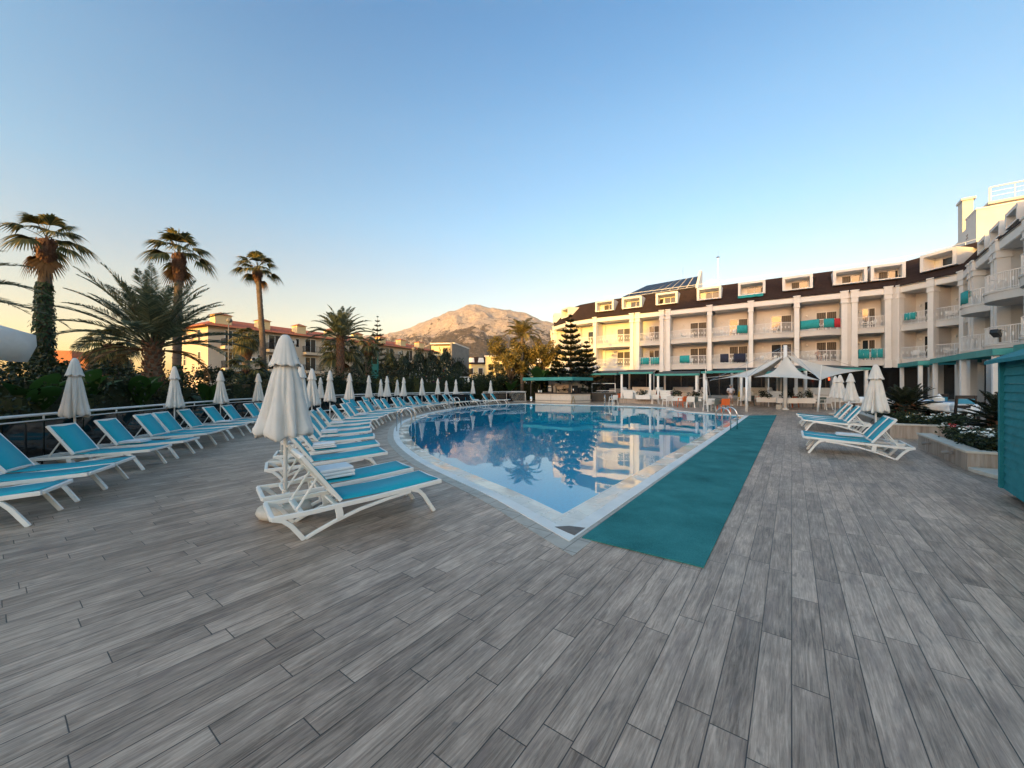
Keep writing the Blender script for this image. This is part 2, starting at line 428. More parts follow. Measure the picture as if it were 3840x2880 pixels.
SKY_FILL = (1.95, 1.88, 1.72)  # sky brightening behind the camera, added to lift the shaded deck and facade
DENOISE = True
# ================================================================== camera, sky, sun
SUN_EL, SUN_AZ = R(6.5), R(210)          # azimuth clockwise from +Y; the sun stands low behind the camera's left shoulder
cam = bpy.data.cameras.new('camera'); camo = bpy.data.objects.new('camera', cam); COL.objects.link(camo)
cam.sensor_width = 36; cam.lens = 36*F/3840; cam.clip_start = .05; cam.clip_end = 40000
cam.shift_y = (HY - 1440)/3840
camo.location = (0, 0, CH); camo.rotation_euler = (R(90), 0, 0); SC.camera = camo
world = bpy.data.worlds.new('World'); SC.world = world; world.use_nodes = True
wt = world.node_tree; bg = wt.nodes['Background']
sky = wt.nodes.new('ShaderNodeTexSky'); sky.sky_type = 'NISHITA'; sky.sun_disc = False
sky.sun_elevation = SUN_EL; sky.sun_rotation = SUN_AZ; sky.altitude = 20; sky.air_density = 1.0; sky.dust_density = 1.2; sky.ozone_density = 2.0
tc = wt.nodes.new('ShaderNodeTexCoord'); sp = wt.nodes.new('ShaderNodeSeparateXYZ'); wt.links.new(tc.outputs['Generated'], sp.inputs[0])
vr = wt.nodes.new('ShaderNodeValToRGB'); wt.links.new(sp.outputs[2], vr.inputs[0])      # sky tint by height: warm at the horizon, warmed overhead for less blue ambient
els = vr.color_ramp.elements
while len(els) < len(SKY_TINT): els.new(.5)
for el_, (p_, c_) in zip(els, SKY_TINT): el_.position = p_; el_.color = (*c_, 1)
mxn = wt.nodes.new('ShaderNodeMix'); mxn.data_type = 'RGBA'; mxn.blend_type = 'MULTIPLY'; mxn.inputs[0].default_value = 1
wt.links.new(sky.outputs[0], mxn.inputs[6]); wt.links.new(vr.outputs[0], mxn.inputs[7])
dp = wt.nodes.new('ShaderNodeVectorMath'); dp.operation = 'DOT_PRODUCT'; wt.links.new(tc.outputs['Generated'], dp.inputs[0])   # brightness added to the sun's half of the sky as fill for shaded surfaces
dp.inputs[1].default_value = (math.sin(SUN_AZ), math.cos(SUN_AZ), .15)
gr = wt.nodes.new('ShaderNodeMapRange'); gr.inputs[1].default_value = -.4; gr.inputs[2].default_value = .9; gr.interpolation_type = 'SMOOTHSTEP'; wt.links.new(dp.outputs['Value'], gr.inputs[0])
gm = wt.nodes.new('ShaderNodeMix'); gm.data_type = 'RGBA'; gm.inputs[6].default_value = (1,1,1,1); gm.inputs[7].default_value = (*SKY_FILL, 1); wt.links.new(gr.outputs[0], gm.inputs[0])
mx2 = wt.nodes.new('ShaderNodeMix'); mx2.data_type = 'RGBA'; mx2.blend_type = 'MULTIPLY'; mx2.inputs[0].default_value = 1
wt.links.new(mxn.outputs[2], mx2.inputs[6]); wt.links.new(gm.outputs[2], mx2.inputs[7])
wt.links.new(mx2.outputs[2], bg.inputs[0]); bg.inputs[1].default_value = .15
sl = bpy.data.lights.new('sun', 'SUN'); sl.energy = 2.0; sl.angle = R(.5); sl.color = (.98, .55, .08)
slo = bpy.data.objects.new('sun', sl); COL.objects.link(slo)
sdir = Vector((math.sin(SUN_AZ)*math.cos(SUN_EL), math.cos(SUN_AZ)*math.cos(SUN_EL), math.sin(SUN_EL)))
slo.rotation_euler = sdir.to_track_quat('Z', 'Y').to_euler(); slo.location = sdir*80
SC.view_settings.view_transform = 'Standard'; SC.view_settings.look = 'None'; SC.view_settings.exposure = EXPO; SC.view_settings.gamma = 1
SC.cycles.use_denoising = DENOISE
SC.cycles.max_bounces = 8; SC.cycles.transparent_max_bounces = 12; SC.cycles.sample_clamp_indirect = 6

# ================================================================== pool and deck
PIN = [(2110.8,1919.8),(1942.6,1841.3),(1761.7,1768.9),(1653,1721.9),(1580.9,1678.5),(1544.7,1646),(1533,1613.4),(1537.4,1595.3),(1559,1577),(1617,1555.5),(1689,1539),(1762,1526.6),(1870,1517.6),(1964,1514)]
arc = [Vector((*G(*p), 0)).to_2d() for p in PIN]
def smooth(pts, n=6, closed=False):
    out = []
    m = len(pts)
    for i in range(m-1):
        p0 = pts[max(i-1,0)]; p1 = pts[i]; p2 = pts[i+1]; p3 = pts[min(i+2,m-1)]
        for k in range(n):
            t = k/n
            out.append(.5*((2*p1)+(p2-p0)*t+(2*p0-5*p1+4*p2-p3)*t*t+(3*p1-p0-3*p2+p3)*t**3))
    out.append(pts[-1]); return out
arc_s = smooth(arc, 5)
far = [Vector(p) for p in ((4.27,30.6),(8.23,28.4),(9.9,27.2))]
bul = smooth([Vector(p) for p in ((10.45,26.2),(10.0,25.0),(9.75,23.8),(9.95,22.4),(10.6,21.2),(11.5,19.65))], 4)
POOL = arc_s + far + bul          # clockwise seen from above, starting at the near tip
def offset(poly, d):
    out = []; n = len(poly)
    for i in range(n):
        a, b, c = poly[i-1], poly[i], poly[(i+1) % n]
        e1 = (b-a).normalized(); e2 = (c-b).normalized()
        n1 = Vector((-e1.y, e1.x)); n2 = Vector((-e2.y, e2.x))       # outward for a clockwise polygon
        m = (n1+n2); m = m/max(m.dot(n1), .45)
        out.append(b + m*d)
    return out
O1, O2, O3 = offset(POOL, .33), offset(POOL, .50), offset(POOL, .68)
def ring(a, b, za, zb, name, mat, skirt=None):
    m = MB(); n = len(a)
    m.add([(p.x, p.y, za) for p in a] + [(p.x, p.y, zb) for p in b], [(i, (i+1) % n, n+(i+1) % n, n+i) for i in range(n)])
    if skirt is not None:
        m.add([(p.x, p.y, zb) for p in b] + [(p.x, p.y, skirt) for p in b], [(i, (i+1) % n, n+(i+1) % n, n+i) for i in range(n)])
        m.add([(p.x, p.y, za) for p in a] + [(p.x, p.y, skirt) for p in a], [((i+1) % n, i, n+i, n+(i+1) % n) for i in range(n)])
    return tag(m.face_up().build(name, mat), kind='structure')
ring(POOL, O1, -.024, -.012, 'pool_ledge', LEDGE)
ring(O1, O2, .008, .012, 'pool_curb', CURB, -.06)
ring(O2, O3, .004, .004, 'paving_band', BAND, -.06)
m = MB(); n = len(POOL); m.add([(p.x, p.y, -.024) for p in POOL] + [(p.x, p.y, -1.5) for p in POOL], [((i+1) % n, i, n+i, n+(i+1) % n) for i in range(n)])
tr = tessellate_polygon([[Vector((p.x, p.y, 0)) for p in POOL]])
m.add([(p.x, p.y, -1.5) for p in POOL], [tuple(t) for t in tr]); tag(m.face_up().build('pool_basin', BASIN), kind='structure')
m = MB(); m.add([(p.x, p.y, -.036) for p in POOL], [tuple(t) for t in tessellate_polygon([[Vector((p.x, p.y, 0)) for p in POOL]])])
wo = tag(m.face_up().build('pool_water', WATER), kind='structure')
def holed(name, mat, outer, hole, z):
    o = [Vector((x, y, 0)) for x, y in outer]; h = [Vector((p[0], p[1], 0)) for p in hole]
    tr = tessellate_polygon([o, h]); al = o + h; m = MB(); vs = [(p.x, p.y, z) for p in al]
    fs = []
    for t in tr:
        a, b, c = (al[i] for i in t)
        fs.append(tuple(t) if (b-a).cross(c-a).z > 0 else tuple(reversed(t)))
    m.add(vs, fs); return tag(m.build(name, mat), kind='structure')
RAIL = [Vector(p) for p in ((-6.3,-3.5),(-7.2,.5),(-8.3,4.2),(-9.2,6.93),(-10.4,11.5),(-10.95,14.7),(-11.0,16.3),(-9.95,21.6),(-7.9,26.2),(-5.6,28.2),(-3.2,29.4))]
RAILS = smooth(RAIL, 5)
deck_outer = [(-6,-14),(44,-14),(44,40),(30,44),(12,52),(3,42),(-1.5,37.5),(-2.6,33),(-3.4,29.7)] + [(p.x-.25, p.y) for p in reversed(RAILS)]
holed('pool_deck', DECK, deck_outer, [(p.x, p.y) for p in O3], 0)
big = 12000
holed('ground', GROUND, [(-big,-big),(big,-big),(big,big),(-big,big)], [(p.x*1.0, p.y) for p in O2], -.05)
q = [G(x*3840/2212, y*3840/2212) for x, y in ((1257,1163),(1520,1228),(1678,897),(1618,898))]
cm = MB().prism(q, .003, .014)
tag(cm.build('carpet', CARPET), 'long teal carpet runner laid along the straight pool edge', 'carpet')

# ================================================================== mountain
RID = [  # (skyline points in photo px, distance)
 ([(1180,1310),(1338,1262),(1438,1254),(1533,1231),(1605,1199),(1646,1181),(1691,1163),(1727,1154),(1750,1141),(1777,1136),(1804,1145),(1849,1156),(1900,1159),(1960,1172),(2010,1196),(2080,1214),(2200,1240),(2500,1300),(2900,1370)], 7400, 3900),
 ([(1560,1330),(1641,1245),(1700,1226),(1781,1192),(1849,1190),(1900,1184),(1960,1200),(2020,1240),(2090,1262),(2300,1340),(2600,1400)], 5600, 2000),
 ([(1420,1400),(1560,1310),(1641,1266),(1686,1238),(1727,1224),(1772,1221),(1815,1240),(1860,1288),(1930,1340),(2000,1390),(2300,1430)], 4300, 1500),
 ([(1100,1400),(1250,1340),(1330,1300),(1420,1290),(1520,1330),(1650,1410)], 5200, 1800),
 ([(1640,1440),(1760,1370),(1830,1340),(1900,1290),(1960,1300),(2020,1330),(2150,1300),(2300,1360),(2600,1420)], 4700, 1500)]
def interp(pts, x):
    if x <= pts[0][0]: return None if x < pts[0][0]-60 else pts[0][1]
    for (a, ya), (b, yb) in zip(pts, pts[1:]):
        if x <= b: t = (x-a)/(b-a); return ya + (yb-ya)*t
    return None if x > pts[-1][0]+60 else pts[-1][1]
NA, ND = 330, 150
m = MB(); vs = []
for j in range(ND):
    Y = 2300 + (9300-2300)*(j/(ND-1))
    for i in range(NA):
        px = 1080 + (2950-1080)*i/(NA-1)
        x = (px-CX)/F*Y; h = 0
        for pts, D, wd in RID:
            yy = interp(pts, px + 22*noise.noise((x*.0012, Y*.0012, D)))
            if yy is None: continue
            H = (HY-yy)/F*D
            d = abs(Y-D)/wd
            prof = max(0, 1-d)**1.15
            rg = noise.ridged_multi_fractal((x*.0013, Y*.0013, D*.01), .9, 2.1, 6, .9, 2.0)
            h = max(h, H*prof*(1 + (rg-1.0)*.30*min(1, d*2.4)))
        h += 28*noise.fractal((x*.006, Y*.006, 3.3), .7, 2.1, 5)*min(1, h/200)
        vs.append((x, Y, h-3))
m.add(vs, [(j*NA+i, j*NA+i+1, (j+1)*NA+i+1, (j+1)*NA+i) for j in range(ND-1) for i in range(NA-1)])
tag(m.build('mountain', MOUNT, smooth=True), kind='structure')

# ================================================================== railing on the left
def make_railing(pts, label, name='glass_railing', H=1.0):
    o = empty(name, (0,0,0), 0, label, 'railing')
    p3 = lambda z, s=0: [(p.x, p.y, z) for p in pts]
    MB().tube(p3(H), .028, 8).build('handrail', WMETAL, o, True)
    MB().tube(p3(H-.11), .014, 6).build('lower_rail', WMETAL, o, True)
    gl = MB(); n = len(pts)
    for i in range(n-1):
        a, b = pts[i], pts[i+1]; d = (b-a).normalized()
        a2, b2 = a + d*.015, b - d*.015
        gl.bar([(a2.x, a2.y, (H-.14+.05)/2), (b2.x, b2.y, (H-.14+.05)/2)], .012, H-.19, (d.y, -d.x, 0))
    gl.build('glass_panels', DGLASS, o)
    acc = 0; last = -9
    for i in range(n):
        if i: acc += (pts[i]-pts[i-1]).length
        if acc-last > 1.25:
            last = acc
            MB().tube([(pts[i].x, pts[i].y, H-.11), (pts[i].x, pts[i].y, H)], .016, 6).build('post', WMETAL, o, True); MB().tube([(pts[i].x-.03, pts[i].y, 0), (pts[i].x-.03, pts[i].y, H-.12)], .017, 6).build('lower_post', BLACKM, o, True)
    return o
make_railing(RAILS, 'long dark glass railing with white handrail behind the loungers')
make_railing([Vector(p) for p in ((-2.5,33.2),(-1.2,34.6),(.4,36.0),(1.4,36.6))], 'short white railing with dark panels beside the small football goal', H=.95)

# evening haze between the camera and the mountain
hz = MB().box((0, 2900, 1150), (15000, 13200, 2304)); hzm = bpy.data.materials.new('haze_air'); hzm.use_nodes = True; ht = hzm.node_tree; ht.nodes.clear()
ho = ht.nodes.new('ShaderNodeOutputMaterial'); hv = ht.nodes.new('ShaderNodeVolumePrincipled'); hv.inputs['Color'].default_value = (.90, .92, 1.0, 1); hv.inputs['Density'].default_value = HAZE; hv.inputs['Anisotropy'].default_value = .0
ht.links.new(hv.outputs[0], ho.inputs['Volume']); tag(hz.build('haze', hzm), 'thin evening haze over the valley', 'haze', kind='stuff')

m = MB().prism([G(*p) for p in ((2080,1978.7),(2134,1975.5),(2196,1983),(2154,2012))], .006, .012); tag(m.build('paving_patch', M('dark_patch_tile', (.12,.10,.085), .6, .2, 12)), kind='structure')
# ================================================================== loungers
def make_lounger():
    o = empty('sun_lounger')
    fr = MB()
    for s in (-1, 1):
        y = s*.315
        fr.bar([(0,y,.265),(.3,y,.268),(.6,y,.285),(1.0,y,.305),(1.45,y,.335),(1.86,y,.365)], .04, .05)
        fr.bar([(.30,y,.01),(.40,y,.055),(.58,y,.125),(.85,y,.205),(1.15,y,.262),(1.45,y,.30)], .036, .036)
        fr.bar([(.62,y,.27),(.635,y,.20),(.64,y,.135)], .036, .075)
    fr.bar([(.01,-.295,.262),(.01,.295,.262)], .045, .05, (1,0,0)); fr.bar([(1.85,-.295,.364),(1.85,.295,.364)], .045, .04, (1,0,0))
    fr.bar([(.64,-.295,.25),(.64,.295,.25)], .05, .03, (1,0,0)); fr.bar([(1.3,-.295,.295),(1.3,.295,.295)], .04, .03, (1,0,0))
    fr.build('frame', W_PLASTIC, o, bevel=.006)
    for s in (-1, 1):
        y = s*.315
        MB().bar([(.02,y,.262),(.10,y,.235),(.17,y,.17),(.235,y,.08),(.29,y,.0)], .038, .046).build('leg', W_PLASTIC, o, bevel=.006)
        MB().bar([(1.46,y,.32),(1.56,y,.285),(1.62,y,.22),(1.76,y,.0)], .038, .046).build('leg', W_PLASTIC, o, bevel=.006)
    a = MB(); n = 10
    for i in range(n+1):
        t = i/n; x = .66+1.17*t; z = .325+.058*t-.02*math.sin(math.pi*t)
        a.v += [(x, -.285, z+.012), (x, 0, z), (x, .285, z+.012)]
    a.f = [(3*i+k, 3*i+3+k, 3*i+4+k, 3*i+1+k) for i in range(n) for k in (0, 1)]
    a.build('seat_sling', SLING, o, True, solid=.006)
    bf = MB(); hx, hz, tx, tz = .66, .325, .27, .855
    for s in (-1, 1): bf.bar([(hx, s*.27, hz), (tx, s*.27, tz)], .042, .042)
    bf.bar([(tx+.01,-.25,tz-.012),(tx+.01,.25,tz-.012)], .045, .04, (1,0,0)); bf.bar([(hx-.02,-.25,hz+.03),(hx-.02,.25,hz+.03)], .04, .03, (1,0,0))
    b = bf.build('backrest', W_PLASTIC, o, bevel=.006)
    s = MB(); n = 8
    for i in range(n+1):
        t = i/n; x = hx-.012+(tx-hx+.03)*t + .012*math.sin(math.pi*t); z = hz+.02+(tz-hz-.04)*t
        s.v += [(x+.012, -.25, z+.012), (x, 0, z), (x+.012, .25, z+.012)]
    s.f = [(3*i+k, 3*i+3+k, 3*i+4+k, 3*i+1+k) for i in range(n) for k in (0, 1)]
    s.build('back_sling', SLING, b, True, solid=.006)
    pr = MB()
    for y in (-.2, .2): pr.bar([(.44,y,.60),(.24,y,.29)], .022, .022)
    pr.bar([(.24,-.2,.285),(.24,.2,.285)], .03, .03, (1,0,0)); pr.bar([(.27,-.29,.268),(.27,.29,.268)], .05, .03, (1,0,0))
    pr.build('prop', W_PLASTIC, o, bevel=.004)
    return o
LG = make_lounger(); freeze(LG); _first = [True]
LOUNG = []
def lounger(fx, fy, ang, label, group):
    """(fx,fy): where the front leg on the local -y side stands; ang: heading of head -> foot"""
    o = LG if _first[0] else copy_tree(LG); _first[0] = False
    c, s = math.cos(ang), math.sin(ang); lx, ly = 1.76, -.315
    o.location = (fx-(c*lx-s*ly), fy-(s*lx+c*ly), 0); o.rotation_euler = (0, 0, ang)
    tag(o, label, 'sun lounger', group); LOUNG.append(o); return o
def lp(o, x, y, z):
    a = o.rotation_euler[2]; return (o.location[0]+math.cos(a)*x-math.sin(a)*y, o.location[1]+math.sin(a)*x+math.cos(a)*y, z)
# row at the railing
LF = [(-5.45,4.34,27.6),(-5.93,5.26,23),(-6.24,5.92,23),(-6.88,7.19,14),(-7.2,8.3,14),(-7.74,9.62,12),(-7.95,10.32,12),(-8.25,11.4,11),(-8.64,12.76,10),
      (-8.8,13.75,7),(-8.95,15.0,5),(-9.0,15.7,4),(-8.9,17.3,0),(-8.85,18.0,0),(-7.75,20.6,-4),(-7.75,21.3,-5),(-7.6,23.0,-7),(-7.4,23.7,-8),(-6.7,25.6,-10),(-6.35,26.3,-12),(-5.55,27.2,-14),(-4.6,28.2,-16)]
rowA = []
for i, (x, y, a) in enumerate(LF):
    rowA.append(lounger(x, y, R(a + rnd.uniform(-1.5,1.5)), f'teal sun lounger, {ORD[i]} from the camera in the row against the glass railing', 'sun loungers along the glass railing'))
# row round the curved edge
tips = [(-.99,4.88),(-1.52,5.56),(-2.33,6.89),(-2.80,7.84),(-3.31,8.97),(-3.80,10.1),(-4.24,11.2),(-4.68,12.45),(-4.9,13.7)]
crv = [Vector(p) for p in ((-4.95,13.9),(-5.3,16.2),(-5.42,18.6),(-5.35,20.8),(-4.95,23.6),(-4.2,26.2),(-3.1,28.6),(-1.7,30.4),(-.2,31.6))]
cs = smooth(crv, 20); L = [0]
for a, b in zip(cs, cs[1:]): L.append(L[-1]+(b-a).length)
def at_len(d):
    for i in range(len(L)-1):
        if d <= L[i+1]: return cs[i].lerp(cs[i+1], (d-L[i])/(L[i+1]-L[i]))
    return cs[-1]
d = 1.05; k = 0
while d < L[-1]:
    p = at_len(d); tips.append((p.x, p.y)); d += .82 if k % 2 == 0 else 1.33; k += 1
rowB = []
for i, (x, y) in enumerate(tips):
    if i < 2: a = 38.2
    elif i < 9: a = (30, 27, 22, 21, 19, 16, 12)[i-2]
    else: a = 9 - (y-13.9)*1.5
    rowB.append(lounger(x, y, R(a + (rnd.uniform(-2,2) if i > 1 else 0)), f'teal sun lounger, {ORD[i]} from the camera in the row round the curved pool edge', 'sun loungers round the curved pool edge'))
# right-hand groups
rowC = []
for i, (x, y) in enumerate(((7.30,9.52),(7.72,10.1),(10.56,13.85),(11.0,14.5),(11.5,15.3),(12.1,16.2))):
    nm = ('near sun lounger of the pair under the large umbrella at the stone planter', 'far sun lounger of the pair under the large umbrella at the stone planter')[i] if i < 2 else \
        f'teal sun lounger, {ORD[i-2]} from the camera in the group by the sail tent'
    rowC.append(lounger(x, y, R(144.1 + rnd.uniform(-1,1)), nm, 'sun loungers on the open side of the pool'))
# folded towels
def towel(lo, x, y, label, sx=.40, sy=.30, h=.085, seed=0):
    r = random.Random(seed); m = MB(); n = 10
    for k in range(3):
        z0 = h*k/3; m.box((r.uniform(-.008,.008), r.uniform(-.008,.008), z0+h/6), (sx-.02*k, sy-.012*k, h/3-.004))
    o = m.build('folded_towel', WTOWEL, None, bevel=.012); tag(o, label, 'towel', 'folded towels on the loungers')
    o.location = lp(lo, x, y, .353+.03*(x-.7)); o.rotation_euler = (0, R(-2), lo.rotation_euler[2]); return o
towel(rowB[1], .86, .02, 'thick white towel folded on the second lounger beside the front umbrella', .46, .40, .13, 1)
towel(rowB[3], .84, -.12, 'white folded towel on the fourth lounger of the curved row', .42, .3, .1, 2)
towel(rowB[5], .84, -.12, 'white folded towel on the sixth lounger of the curved row', .42, .3, .08, 3)
towel(rowB[7], .84, -.12, 'white folded towel on the eighth lounger of the curved row', .42, .3, .06, 4)
towel(rowB[10], .84, -.1, 'white folded towel on the eleventh lounger of the curved row', .42, .3, .07, 5)
towel(rowB[24 if len(rowB) > 24 else -2], .84, -.1, 'white folded towel near the far end of the curved row', .42, .3, .07, 9)
towel(rowA[4], .86, -.1, 'white folded towel on the fifth lounger against the railing', .42, .34, .05, 6)
towel(rowA[8], .86, -.1, 'white folded towel on the ninth lounger against the railing', .42, .34, .05, 7)
towel(rowC[1], .95, .0, 'white folded towel on the far lounger of the planter pair', .5, .4, .05, 8)

# ================================================================== closed umbrellas
def umbrella_meshes(seed):
    r = random.Random(seed); N = 104
    cre = [(2*math.pi*(i+r.uniform(-.36,.36))/13, r.uniform(.055,.13), r.uniform(.4,1.3)) for i in range(13)]
    bul = [(r.uniform(0,6.28), r.uniform(.25,.5), r.uniform(-.6,1)) for _ in range(6)]
    def dth(a, b): return abs((a-b+math.pi) % (2*math.pi)-math.pi)
    lean = (r.uniform(-.03,.03), r.uniform(-.03,.03))
    m = MB(); rows = [(1.87,.072,.05),(1.80,.112,.10),(1.70,.142,.20),(1.58,.168,.27),(1.46,.193,.33),(1.34,.220,.37),(1.22,.250,.40),(1.11,.281,.42),(1.03,.300,.42),(.985,.300,.40),(.96,.285,.38)]
    for q, (z, rad, f) in enumerate(rows):
        t = (1.87-z)/.9
        for i in range(N):
            th = 2*math.pi*i/N; k = 0
            for ca, cw, cd in cre: k += cd*math.exp(-(dth(th, ca+.10*math.sin(z*4+cd*9))/cw)**2)
            bb = sum(am*math.exp(-(dth(th, ba)/bw)**2) for ba, bw, am in bul)*.09*t*t
            rr = rad*(1-f*min(k, 1.25)+bb+.03*math.sin(2*th+seed)) + .004*math.sin(31*th+z*9)*t
            zz = z + (t > .85)*(.020*math.sin(3*th+seed)+.014*math.sin(8*th+1)+.03*min(k,1) + .03*bb/.09)
            m.v.append((rr*math.cos(th)+lean[0]*t, rr*math.sin(th)+lean[1]*t, zz))
    n = len(rows); m.f = [(i*N+j, (i+1)*N+j, (i+1)*N+(j+1) % N, i*N+(j+1) % N) for i in range(n-1) for j in range(N)]
    cap = MB(); rows = [(2.19,.018),(2.175,.042),(2.13,.068),(2.05,.095),(1.96,.121),(1.89,.142),(1.85,.160),(1.832,.168)]
    for q, (z, rad) in enumerate(rows):
        t = q/(len(rows)-1)
        for i in range(N):
            th = 2*math.pi*i/N; w = abs(math.sin(4*th+seed)); k = sum(cd*math.exp(-(dth(th, ca)/cw)**2) for ca, cw, cd in cre)
            rr = rad*(1-.13*t*min(k,1.2)+.06*t*t*w); cap.v.append((rr*math.cos(th), rr*math.sin(th), z-t**3*.030*w+t**3*.01*math.sin(5*th)))
    n = len(rows); cap.f = [(i*N+j, (i+1)*N+j, (i+1)*N+(j+1) % N, i*N+(j+1) % N) for i in range(n-1) for j in range(N)]
    return m, cap
def make_umbrella(seed):
    o = empty('closed_umbrella')
    can, cap = umbrella_meshes(seed)
    can.build('canopy', CANVAS, o, True, solid=.004); cap.build('vent_cap', CANVAS, o, True, solid=.004)
    MB().tube([(0,0,.1),(0,0,2.15)], .023, 10).build('pole', WMETAL, o, True)
    b = MB().lathe([(.20,0),(.275,.02),(.30,.07),(.285,.115),(.22,.14),(.06,.148),(.04,.15),(.036,.30),(.024,.30)], 24)
    b.build('base', CONC, o, True)
    return o
UM = [make_umbrella(3), make_umbrella(11), make_umbrella(29)]
for u in UM: freeze(u)
_used = set(); _un = [0]
def umbrella(x, y, top, label, wid=1.0, group='closed umbrellas between the loungers', v=None):
    v = _un[0] % 3 if v is None else v; _un[0] += 1
    o = copy_tree(UM[v]) if v in _used else UM[v]; _used.add(v)
    o.location = (x, y, 0); sc = top/2.19; o.scale = (wid*sc**.5, wid*sc**.5, sc); o.rotation_euler = (0, 0, rnd.uniform(0, 6))
    return tag(o, label, 'umbrella', group)
umbrella(-2.78, 4.72, 2.21, 'large closed white umbrella nearest the camera, standing on a round cream base', 1.03, v=0)
umbrella(-9.09, 8.0, 2.15, 'closed white umbrella nearest the camera at the glass railing', .84, v=1)
umbrella(-9.65, 11.0, 2.12, 'closed white umbrella at the railing in front of the big date palm', .76, v=2)
umbrella(-10.38, 13.7, 2.09, 'closed white umbrella at the railing, third from the camera', .78)
umbrella(-10.55, 16.0, 2.07, 'closed white umbrella at the railing, fourth from the camera', .78)
UB = [((-4.55,7.6),2.15),((-5.75,10.5),2.15),((-6.5,12.5),2.12),((-7.05,14.9),2.14),((-7.3,17.3),2.12),((-7.55,20.3),2.08),((-6.98,21.5),2.08),((-6.5,23.1),2.04),((-5.97,25.5),2.02),((-5.3,27.5),2.04),((-4.3,29.5),1.99),((-3.15,31.0),1.95),((-1.8,32.5),1.95)]
for i, ((x, y), t) in enumerate(UB):
    umbrella(x, y, t, f'closed white umbrella, {ORD[i+1]} from the camera among the curved row of loungers', .72 if i > 2 else .82)
for i, ((x, y), t) in enumerate([((-10.1,20.3),1.98),((-8.35,24.5),1.94),((-7.75,26.0),1.93),((-5.0,29.3),1.9)]):
    umbrella(x, y, t, f'small closed white umbrella in the far back row near the railing, {ORD[i]} from the left', .72)
umbrella(8.98, 9.5, 2.09, 'closed white umbrella between the pair of loungers at the stone planter', .92)
for i, ((x, y), t) in enumerate([((13.9,15.8),2.06),((15.6,18.3),2.06),((16.8,20.0),2.05)]):
    umbrella(x, y, t, f'closed white umbrella, {ORD[i]} from the camera beside the sail tent', .92)
# open parasol at the left edge
o = empty('open_parasol', (-9.35,5.0,.22), R(14), 'open square white parasol reaching in at the left edge of the view', 'umbrella')
hs, N = 1.42, 14; m = MB(); ze, zp = 2.24, 3.06
def edge_pts(h, z, sag):
    out = []
    for (ax, ay), (bx, by) in (((-1,-1),(1,-1)),((1,-1),(1,1)),((1,1),(-1,1)),((-1,1),(-1,-1))):
        for i in range(N):
            t = i/N; k = 1-sag*math.sin(math.pi*t); out.append((h*(ax+(bx-ax)*t)*k, h*(ay+(by-ay)*t)*k, z))
    return out
rows = []
for j in range(7):
    t = j/6; rows.append(edge_pts(hs*max(t,.02), zp+(ze-zp)*t-.05*math.sin(math.pi*t), .05*t))
e = rows[-1]
rows.append([(x*1.005, y*1.005, z-.18+.012*math.sin(i*1.1)) for i, (x, y, z) in enumerate(e)]); rows.append([(x*.955, y*.955, z-.46+.02*math.sin(i*1.1)) for i, (x, y, z) in enumerate(e)])
nn = 4*N
for r_ in rows: m.v += r_
m.f = [(j*nn+i, (j+1)*nn+i, (j+1)*nn+(i+1) % nn, j*nn+(i+1) % nn) for j in range(len(rows)-1) for i in range(nn)]
m.build('canopy', CANVAS, o, True, solid=.004)
MB().tube([(0,0,-.1),(0,0,2.8)], .028, 10).build('pole', WMETAL, o, True)
MB().lathe([(.3,-.22),(.36,-.19),(.34,-.10),(.05,-.07),(.04,.1)], 20).build('base', CONC, o, True)
rb = MB()
for a in range(4): rb.tube([(0,0,2.78),(math.cos(R(45+90*a))*1.9, math.sin(R(45+90*a))*1.9, 2.23)], .012, 5)
rb.build('ribs', WMETAL, o)

# ================================================================== pool ladders
def ladder(x, y, ang, label, n=2, h=.78):
    o = empty('pool_ladder', (x, y, 0), ang, label, 'pool ladder', 'stainless pool ladders')
    for s in (-1, 1):
        y_ = s*.25; pts = [(-.42,y_,0),(-.42,y_,h-.28)] + [(-.42+.28*(1-math.cos(a))*.9, y_, h-.28+.28*math.sin(a)) for a in [math.pi*k/8 for k in range(1, 8)]] + [(.085,y_,h-.28),(.085,y_,-.9)]
        MB().tube(pts, .021, 10).build('handrail', STEEL, o, True)
    st = MB()
    for z in (-.25,-.5,-.75): st.box((.1, 0, z), (.09, .48, .025))
    st.build('steps', STEEL, o)
    return o
ladder(-3.52, 13.4, R(0), 'steel pool ladder on the near bend of the curved edge')
ladder(-3.55, 24.6, R(-25), 'steel pool ladder at the far curve in front of the loungers')
ladder(*G(2706,1608), R(126.3), 'steel pool ladder on the straight edge beside the carpet')
ladder(7.2, 28.85, R(-110), 'steel pool ladder on the far edge in front of the bar', h=.85)
